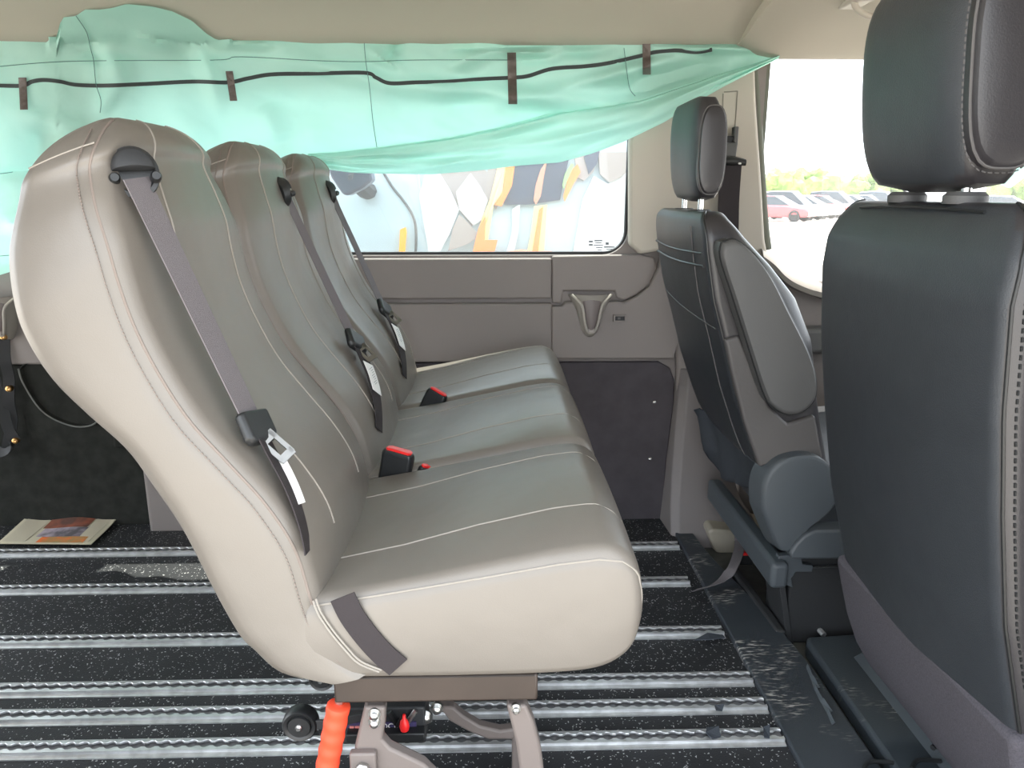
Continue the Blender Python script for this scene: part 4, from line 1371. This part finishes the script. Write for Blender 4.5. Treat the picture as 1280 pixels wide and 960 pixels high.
def fold(px, py):
    d = 0
    for x0, y0, x1, y1, a, w in FOLDS:
        vx, vy = x1-x0, y1-y0
        L2 = vx*vx+vy*vy
        t = max(0, min(1, ((px-x0)*vx+(py-y0)*vy)/L2))
        e = math.hypot(px-x0-t*vx, py-y0-t*vy)
        side = math.sin(PI*min(1, max(0, t*.8+.1)))
        d += 2.9*a*side*math.exp(-(e/w)**2)/(1+.35*(e/w)**2)
    d += .005*math.sin(px*.031+py*.05)+.004*math.sin(px*.08-py*.03)+.007*noise.noise(Vector((px*.018, py*.03, 0)))+.0035*noise.noise(Vector((px*.05-py*.03, py*.07, 3)))
    return d
CEIL = [(2.262, 1.432), (2.245, 1.411), (2.215, 1.404), (2.17, 1.412), (2.08, 1.45), (1.9, 1.49), (1.6, 1.52)]
CEILD = cr(CEIL, 80)
def ceil_hit(px, py):
    """depth at which a sight line first meets the headliner, None when it clears the lip"""
    for (ya, za), (yb, zb) in reversed(list(zip(CEILD, CEILD[1:]))):
        ha = P(px, py, ya).z-za; hb = P(px, py, yb).z-zb
        if hb < 0 <= ha:
            return yb+(ya-yb)*(-hb)/(ha-hb)
    return None
def drape_y(px, py):
    # hangs out from under the headliner, drops close to the window
    t_ = lin(top_px, px); b_ = lin(bot_px, px)
    v = max(0, min(1, (py-t_)/max(20, b_-t_)))
    base = YD+.03*v
    if 76 < px < 272 and py < 62: base -= .012*min(1, (62-py)/25)
    y = min(base-fold(px, py), 2.248)
    if 60 < px < 290 and py < 75:
        h = ceil_hit(px, max(py, 2))
        hh = h if h is not None else 2.205
        tt = max(0, min(1, (py-46)/26)); tt = tt*tt*(3-2*tt)
        y = y*tt+(min(y, hh)-.012-.35*max(0, fold(px, py)))*(1-tt)
    return y
def drape_pt(px, py, off=0.0): return P(px, py, drape_y(px, py)-off)
rings = []
NU, NV = 230, 56
for i in range(NU+1):
    px = -60+1036*i/NU
    t_ = lin(top_px, px); b_ = lin(bot_px, px)
    if px > 380: b_ = min(b_, lin(h_top, px)+10)
    rings.append([drape_pt(px, t_+(b_-t_)*j/NV) for j in range(NV+1)])
dr = tag(obj('drape', loft(rings, cap=False, closed=False), TEAL), 'teal plastic sheet hung along the ceiling, covering the far wall windows', 'sheet')
# rolled lower hem
h_bot = [(385, 200), (410, 212), (440, 216), (480, 217), (540, 218), (600, 213), (650, 207), (700, 203), (740, 192), (780, 177), (830, 153), (870, 128), (905, 108), (940, 90), (976, 72)]
rings = []
for i in range(121):
    px = 385+591*i/120
    a = lin(h_top, px); b = lin(h_bot, px)
    ring = []
    for k in range(25):
        v = k/24
        py = a+(b-a)*v
        sn = math.sin(PI*(.08+.92*v))**.7
        d = .034*sn+.007*math.sin(v*9+px*.012)+.005*math.sin(v*17-px*.02)+.004*math.sin(px*.05+v*6)+.010*noise.noise(Vector((px*.02+v*2, v*5, 7)))
        if v < .05: d = -.004
        ring.append(P(px, py, YD+.012-d))
    rings.append(ring)
obj('rolled_hem', loft(rings, cap=False, closed=False), TEAL, dr)['label'] = 'bunched lower hem of the sheet'
# thin printed lines
for L in ([(-20, 85), (0, 83), (60, 78), (120, 76), (270, 75), (300, 71), (400, 76), (460, 77), (520, 75), (640, 75)], [(95, 20), (108, 40), (113, 60), (117, 76), (120, 105), (126, 125), (125, 141)], [(455, 50), (457, 75), (462, 110), (466, 150), (471, 184)], [(780, 60), (783, 85), (787, 110), (794, 120)], [(-20, 216), (0, 217), (16, 215)], [(-20, 322), (0, 320), (12, 319)]):
    pts = [drape_pt(a, b, .0045) for a, b in cr(L, 60)]
    obj('printed_line', tube(pts, .0009, 5), INKT, dr)
cordp = [(-40, 106), (0, 107), (28, 107), (40, 102), (55, 100), (75, 102), (95, 106), (130, 107), (180, 105), (240, 102), (285, 103), (310, 98), (340, 93), (390, 92), (455, 91), (470, 97), (487, 104), (520, 103), (560, 102), (600, 99), (640, 97), (660, 95), (690, 86), (730, 83), (760, 79), (800, 70), (820, 65), (845, 63), (870, 65), (890, 62)]
pts = []
for a, b in cr(cordp, 200): pts.append(drape_pt(a, b, .0025))
tag(obj('elastic_cord', ribbon(pts, Vector((0, 0, 1)), .0095, .003), CORD), 'thin black elastic cord running along the teal sheet', 'cord')
TL = [((28, 97), (30, 137), 9.5, 'dark tape strip holding the cord at the left end of the teal sheet'), ((286.5, 89), (292, 126), 9, 'crinkled tape strip on the cord above the gap between the first two seats'),
      ((639.5, 66), (641, 130), 11, 'longest brown tape strip, on the cord near the middle of the window'), ((808, 51), (808.5, 93), 10, 'brown tape strip on the cord closest to the pillar')]
for (a, b, wpx, l) in TL:
    rings = []
    for i in range(15):
        q = i/14
        px = a[0]+(b[0]-a[0])*q; py = a[1]+(b[1]-a[1])*q
        rg = []
        for k in range(5):
            xx = px+wpx*(k/4-.5)
            rg.append(drape_pt(xx, py, .0062+.0016*math.sin(i*2.3+k*.8)))
        rings.append(rg)
    tag(obj('tape_strip', loft(rings, cap=False, closed=False), TAPE, solid=.0015), l, 'tape', 'tape strips pinning the cord to the teal sheet')
# second sheet ahead, over the front of the driver's window
rings = []
tp = [(1062, 60), (1085, 58), (1130, 56), (1200, 50), (1320, 40)]; bt = [(1062, 66), (1075, 74), (1092, 79), (1150, 110), (1210, 170), (1245, 228), (1262, 236), (1290, 215), (1320, 200)]
for i in range(61):
    px = 1062+258*i/60
    a = lin(tp, px); b = lin(bt, px)
    rings.append([P(px, a+(b-a)*j/20, 2.24-.008*math.sin(px*.12+j*.3)) for j in range(21)])
tag(obj('drape', loft(rings, cap=False, closed=False), TEAL), 'smaller teal sheet sagging behind the near headrest', 'sheet')

# ------------------------------------------------------------------ outside
struct(obj('ground', plate([(-200, -200), (200, -200), (200, 260), (-200, 260)], (), -.70, -.62, 'z'), PAVE, smooth=False))
# white van alongside
YV = 3.35
ov_ = thing('parked_van', 'white van parked alongside, filling the far side window', 'van', (0, YV+.9, -.62))
rings = []
for x, zt in ((-2.6, 1.35), (-2.4, 1.62), (-1.5, 1.72), (.80, 1.72), (.95, 1.6), (1.02, 1.3)):
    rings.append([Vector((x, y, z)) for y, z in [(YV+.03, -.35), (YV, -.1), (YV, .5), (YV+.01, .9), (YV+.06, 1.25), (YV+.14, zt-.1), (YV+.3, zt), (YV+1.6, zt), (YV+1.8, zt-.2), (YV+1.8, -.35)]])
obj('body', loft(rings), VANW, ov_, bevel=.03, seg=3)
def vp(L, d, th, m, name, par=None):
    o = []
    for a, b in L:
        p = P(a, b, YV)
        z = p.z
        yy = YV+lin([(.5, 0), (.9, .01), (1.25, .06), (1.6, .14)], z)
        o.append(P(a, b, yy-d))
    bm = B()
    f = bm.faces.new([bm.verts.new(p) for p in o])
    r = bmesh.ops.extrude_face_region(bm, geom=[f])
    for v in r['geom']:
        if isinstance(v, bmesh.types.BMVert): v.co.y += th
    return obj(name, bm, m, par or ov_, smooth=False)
# door seams
obj('door_seam', tube([P(a, b, YV+lin([(.5, 0), (.9, .01), (1.25, .06)], P(a, b, YV).z)-.002) for a, b in cr([(476, 210), (490, 233), (505, 252), (516, 270), (520, 290), (519, 330)], 40)], .006, 6), ARMV, ov_)
obj('door_seam', tube([P(a, b, YV+lin([(.5, 0), (.9, .01), (1.25, .06)], P(a, b, YV).z)-.002) for a, b in cr([(522, 210), (528, 255), (536, 300), (541, 330)], 20)], .004, 6), mat('pale_seam', (.45, .48, .5), .5), ov_)
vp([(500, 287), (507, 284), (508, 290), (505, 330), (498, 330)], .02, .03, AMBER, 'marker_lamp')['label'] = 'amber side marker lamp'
# wavy reflections on its side, painted in as flat coloured panels
vp([(524, 245), (532, 216), (548, 214), (562, 236), (574, 262), (562, 292), (548, 318), (536, 318), (530, 280)], .018, .02, WHITEF, 'reflection_patch')
vp([(545, 214), (600, 205), (615, 222), (608, 255), (590, 283), (570, 258), (556, 236)], .010, .012, TAUPEF, 'reflection_patch')
vp([(570, 240), (588, 216), (600, 232), (610, 250), (602, 275), (592, 282), (574, 262)], .022, .012, mat('grey_reflection', (.45, .42, .41), .4), 'reflection_patch')
vp([(574, 268), (582, 275), (600, 295), (585, 305), (560, 314), (566, 285)], .028, .012, TAUPEF, 'reflection_patch')
vp([(610, 210), (640, 205), (632, 240), (620, 262), (604, 244)], .012, .012, TAUPEF, 'reflection_patch')
vp([(640, 195), (712, 195), (705, 225), (700, 250), (660, 256), (630, 256), (622, 240)], .016, .02, NAVY, 'navy_reflection')
vp([(622, 210), (632, 206), (628, 240), (617, 256), (610, 300), (600, 318), (592, 318), (600, 280), (612, 250)], .030, .012, YELLOW, 'reflection_streak')
vp([(632, 206), (644, 203), (640, 232), (627, 258), (618, 256), (629, 238)], .034, .012, ORANGE, 'reflection_streak')
vp([(590, 318), (598, 285), (607, 270), (606, 300), (622, 300), (616, 324), (590, 324)], .036, .012, ORANGE, 'reflection_streak')
vp([(670, 230), (676, 212), (684, 200), (680, 220), (676, 245), (670, 256), (667, 250)], .034, .012, mat('rust_reflection', (.55, .22, .14), .4), 'reflection_streak')
vp([(668, 258), (684, 256), (680, 320), (658, 320), (664, 290)], .036, .012, YELLOW, 'reflection_streak')
vp([(674, 262), (679, 258), (672, 322), (664, 322)], .042, .012, ORANGE, 'reflection_streak')
vp([(704, 246), (712, 215), (722, 205), (726, 215), (716, 232), (706, 252)], .034, .012, ORANGE, 'reflection_streak')
vp([(703, 232), (706, 218), (714, 204), (718, 206), (710, 224), (705, 236)], .040, .012, mat('green_reflection', (.25, .42, .15), .4), 'reflection_streak')
vp([(718, 195), (750, 180), (742, 215), (730, 226), (722, 222)], .018, .02, TAUPEF, 'reflection_patch')
vp([(730, 196), (752, 178), (746, 205), (736, 218)], .024, .012, NAVY, 'reflection_patch')
vp([(748, 190), (790, 190), (790, 210), (775, 222), (762, 228), (750, 218)], .020, .012, TAUPEF, 'reflection_patch')
vp([(716, 318), (728, 250), (742, 220), (760, 230), (786, 212), (790, 310), (786, 330), (716, 330)], .012, .02, WHITEF, 'reflection_patch')
vp([(640, 262), (650, 255), (648, 290), (642, 318), (632, 318), (640, 290)], .018, .012, WHITEF, 'reflection_patch')
vp([(612, 318), (650, 312), (690, 314), (690, 326), (612, 326)], .040, .012, mat('coral_reflection', (.85, .35, .22), .4), 'reflection_streak')
mo = [P(a, b, 3.05) for a, b in ((408, 205), (462, 205), (465, 226), (452, 236), (434, 245), (428, 243), (414, 222))]
bm = B(); f = bm.faces.new([bm.verts.new(p) for p in mo]); r = bmesh.ops.extrude_face_region(bm, geom=[f])
for v in r['geom']:
    if isinstance(v, bmesh.types.BMVert): v.co.y += .10
mi = obj('door_mirror', bm, NAVY, ov_, bevel=.02, seg=3)
a = P(440, 222, 3.10)
obj('mirror_arm', tube([a, a+Vector((.02, .2, -.05)), (a.x+.02, YV+.08, a.z-.05)], .035, 8), BLKM, mi)
obj('mirror_badge', tube([P(436, 219, 3.04), P(441, 217, 3.04), P(440, 223, 3.04), P(436, 225, 3.04), P(436, 219, 3.04)], .0025, 6), ARMV, mi)

# cars across the lot
def car_paint(n, c): return mat(n, c, .25, coat=.6)
def car(x, y, rz, paint, label, suv=False):
    t = thing('parked_car', label, 'car', (x, y, -.62), 'cars parked across the lot')
    R = Matrix.Rotation(rz, 3, 'Z')
    hh = 1.72 if suv else 1.45
    def T(v): return R @ Vector(v)+Vector((x, y, -.62))
    body = [(-2.2, .35, .75), (-2.15, .28, .95), (-1.2, .25, .98), (-.9, .25, .95), (.9, .25, .92), (1.3, .25, .88), (2.0, .27, .78), (2.2, .35, .66)]
    rings = []
    for px, z0, z1 in body:
        rings.append([T((px, sy*w, z)) for sy, w, z in ((-1, .80, z0), (-1, .88, z0+.2), (-1, .86, z1-.1), (-1, .76, z1), (1, .76, z1), (1, .86, z1-.1), (1, .88, z0+.2), (1, .80, z0))])
    obj('body', loft(rings), paint, t, bevel=.03)
    cab = [(-1.95 if suv else -1.6, .93, .02), (-1.7 if suv else -1.0, hh-.08, 1), (-.9, hh, 1), (.15, hh-.03, 1), (1.05, .93, .02)]
    rings = []
    for px, z, k in cab:
        w0 = .76; w1 = .76-.14*k
        rings.append([T((px, -w0, .9)), T((px, -w1, z)), T((px, w1, z)), T((px, w0, .9))])
    g = obj('cabin_glass', loft(rings), CARGL, t, bevel=.02)
    rings = []
    for px, z in [(c[0], c[1]) for c in cab[1:4]]:
        rings.append([T((px, -.63, z-.03)), T((px, -.60, z+.03)), T((px, .60, z+.03)), T((px, .63, z-.03))])
    obj('roof', loft(rings), paint, t, bevel=.02)
    for wx in (-1.35, 1.4):
        for sy in (-1, 1):
            b = B(); add_lathe(b, T((wx, sy*.70, .33)), R @ Vector((0, sy, 0)), [(0, .33), (.18, .33), (.20, .28), (.20, .20), (.17, .19), (.17, .01)], 20)
            obj('wheel', b, TYRE, t)
    for sy in (-1, 1):
        obj('headlamp', loft([[T((2.12+d, sy*(.62+a), .66+b)) for a, b in ((-.16, -.05), (.16, -.03), (.16, .06), (-.16, .05))] for d in (0, .07)]), WHITE, t)
CP = [(955, 50, (.45, .05, .06), 'dark red car at the left end of the parked row', False), (973, 51, (.55, .57, .58), 'silver car second from the left of the parked row', True),
      (990, 52, (.8, .8, .8), 'white car left of the bright red car in the parked row', False), (1010, 53, (.55, .06, .06), 'bright red car in the middle of the parked row', False),
      (1028, 54, (.12, .13, .15), 'dark grey car right of the bright red one', True), (1046, 55, (.12, .25, .5), 'blue car in the parked row outside the window', False),
      (1064, 56, (.8, .82, .84), 'white car right of the blue one, partly behind the near seat', False), (1084, 57, (.45, .52, .6), 'pale blue car beside the near headrest', True),
      (1236, 50, (.82, .82, .83), 'white car seen just right of the near headrest base', False), (1290, 48, (.7, .72, .74), 'silver car at the right edge of the photo', False)]
for i, (px, y, c, l, s) in enumerate(CP):
    y = 46+2.2*i if px < 1200 else (44 if px < 1250 else 48)
    car(y*(px-615)/931, y, math.radians(-42), car_paint('car_paint_%d' % i, c), l, s)
def tree(x, y, h, r, label, seed):
    random.seed(seed)
    t = thing('tree', label, 'tree', (x, y, -.62), 'green trees beyond the parked cars')
    obj('trunk', tube([(x, y, -.62), (x+.1, y, -.62+h*.5)], .18, 8, [.22, .12]), BARK, t)
    bm = B()
    for k in range(26):
        a = random.uniform(0, 2*PI); q = random.random()**.5
        c = Vector((x+r*q*math.cos(a), y+r*.6*q*math.sin(a), -.62+h*(.35+.55*random.random()*(1-.4*q))))
        rad = r*random.uniform(.18, .34)
        m_ = bmesh.ops.create_icosphere(bm, subdivisions=2, radius=rad)
        for v in m_['verts']:
            n_ = noise.noise(v.co*2.5/r*4+Vector((k, 0, 0)))
            v.co = v.co*(1+.45*n_)+c
    obj('crown', bm, LEAF, t, smooth=False)
def at(px, y): return y*(px-615)/931
tree(at(945, 78), 78, 4.0, 3.2, 'green bushy tree at the left end beyond the parked cars', 1)
tree(at(985, 90), 90, 4.5, 3.6, 'tallest green tree beyond the parked cars, left of the pale gap', 2)
tree(at(1030, 104), 104, 3.9, 3.6, 'pale low tree beyond the red car', 3)
tree(at(1072, 94), 94, 4.1, 3.4, 'green tree beyond the blue car, beside the near seat', 4)
tree(at(1260, 84), 84, 5.0, 4.2, 'green tree seen right of the near headrest', 5)

# ------------------------------------------------------------------ light
w = bpy.data.worlds.new('world'); SC.world = w; w.use_nodes = True
bg = w.node_tree.nodes['Background']
bg.inputs[0].default_value = (.86, .93, 1, 1)
bg.inputs[1].default_value = 1.5
sd = bpy.data.lights.new('sun', 'SUN'); sd.energy = 4.2; sd.angle = math.radians(.6); sd.color = (1, .93, .82)
so = bpy.data.objects.new('sun', sd); COL.objects.link(so)
so.rotation_euler = Vector((.08, math.cos(math.radians(71.8)), math.sin(math.radians(71.8)))).to_track_quat('Z', 'Y').to_euler()

vs = SC.view_settings
vs.view_transform = 'Standard'
vs.look = 'None'
vs.gamma = 1
vs.use_curve_mapping = False
vs.exposure = 1.82
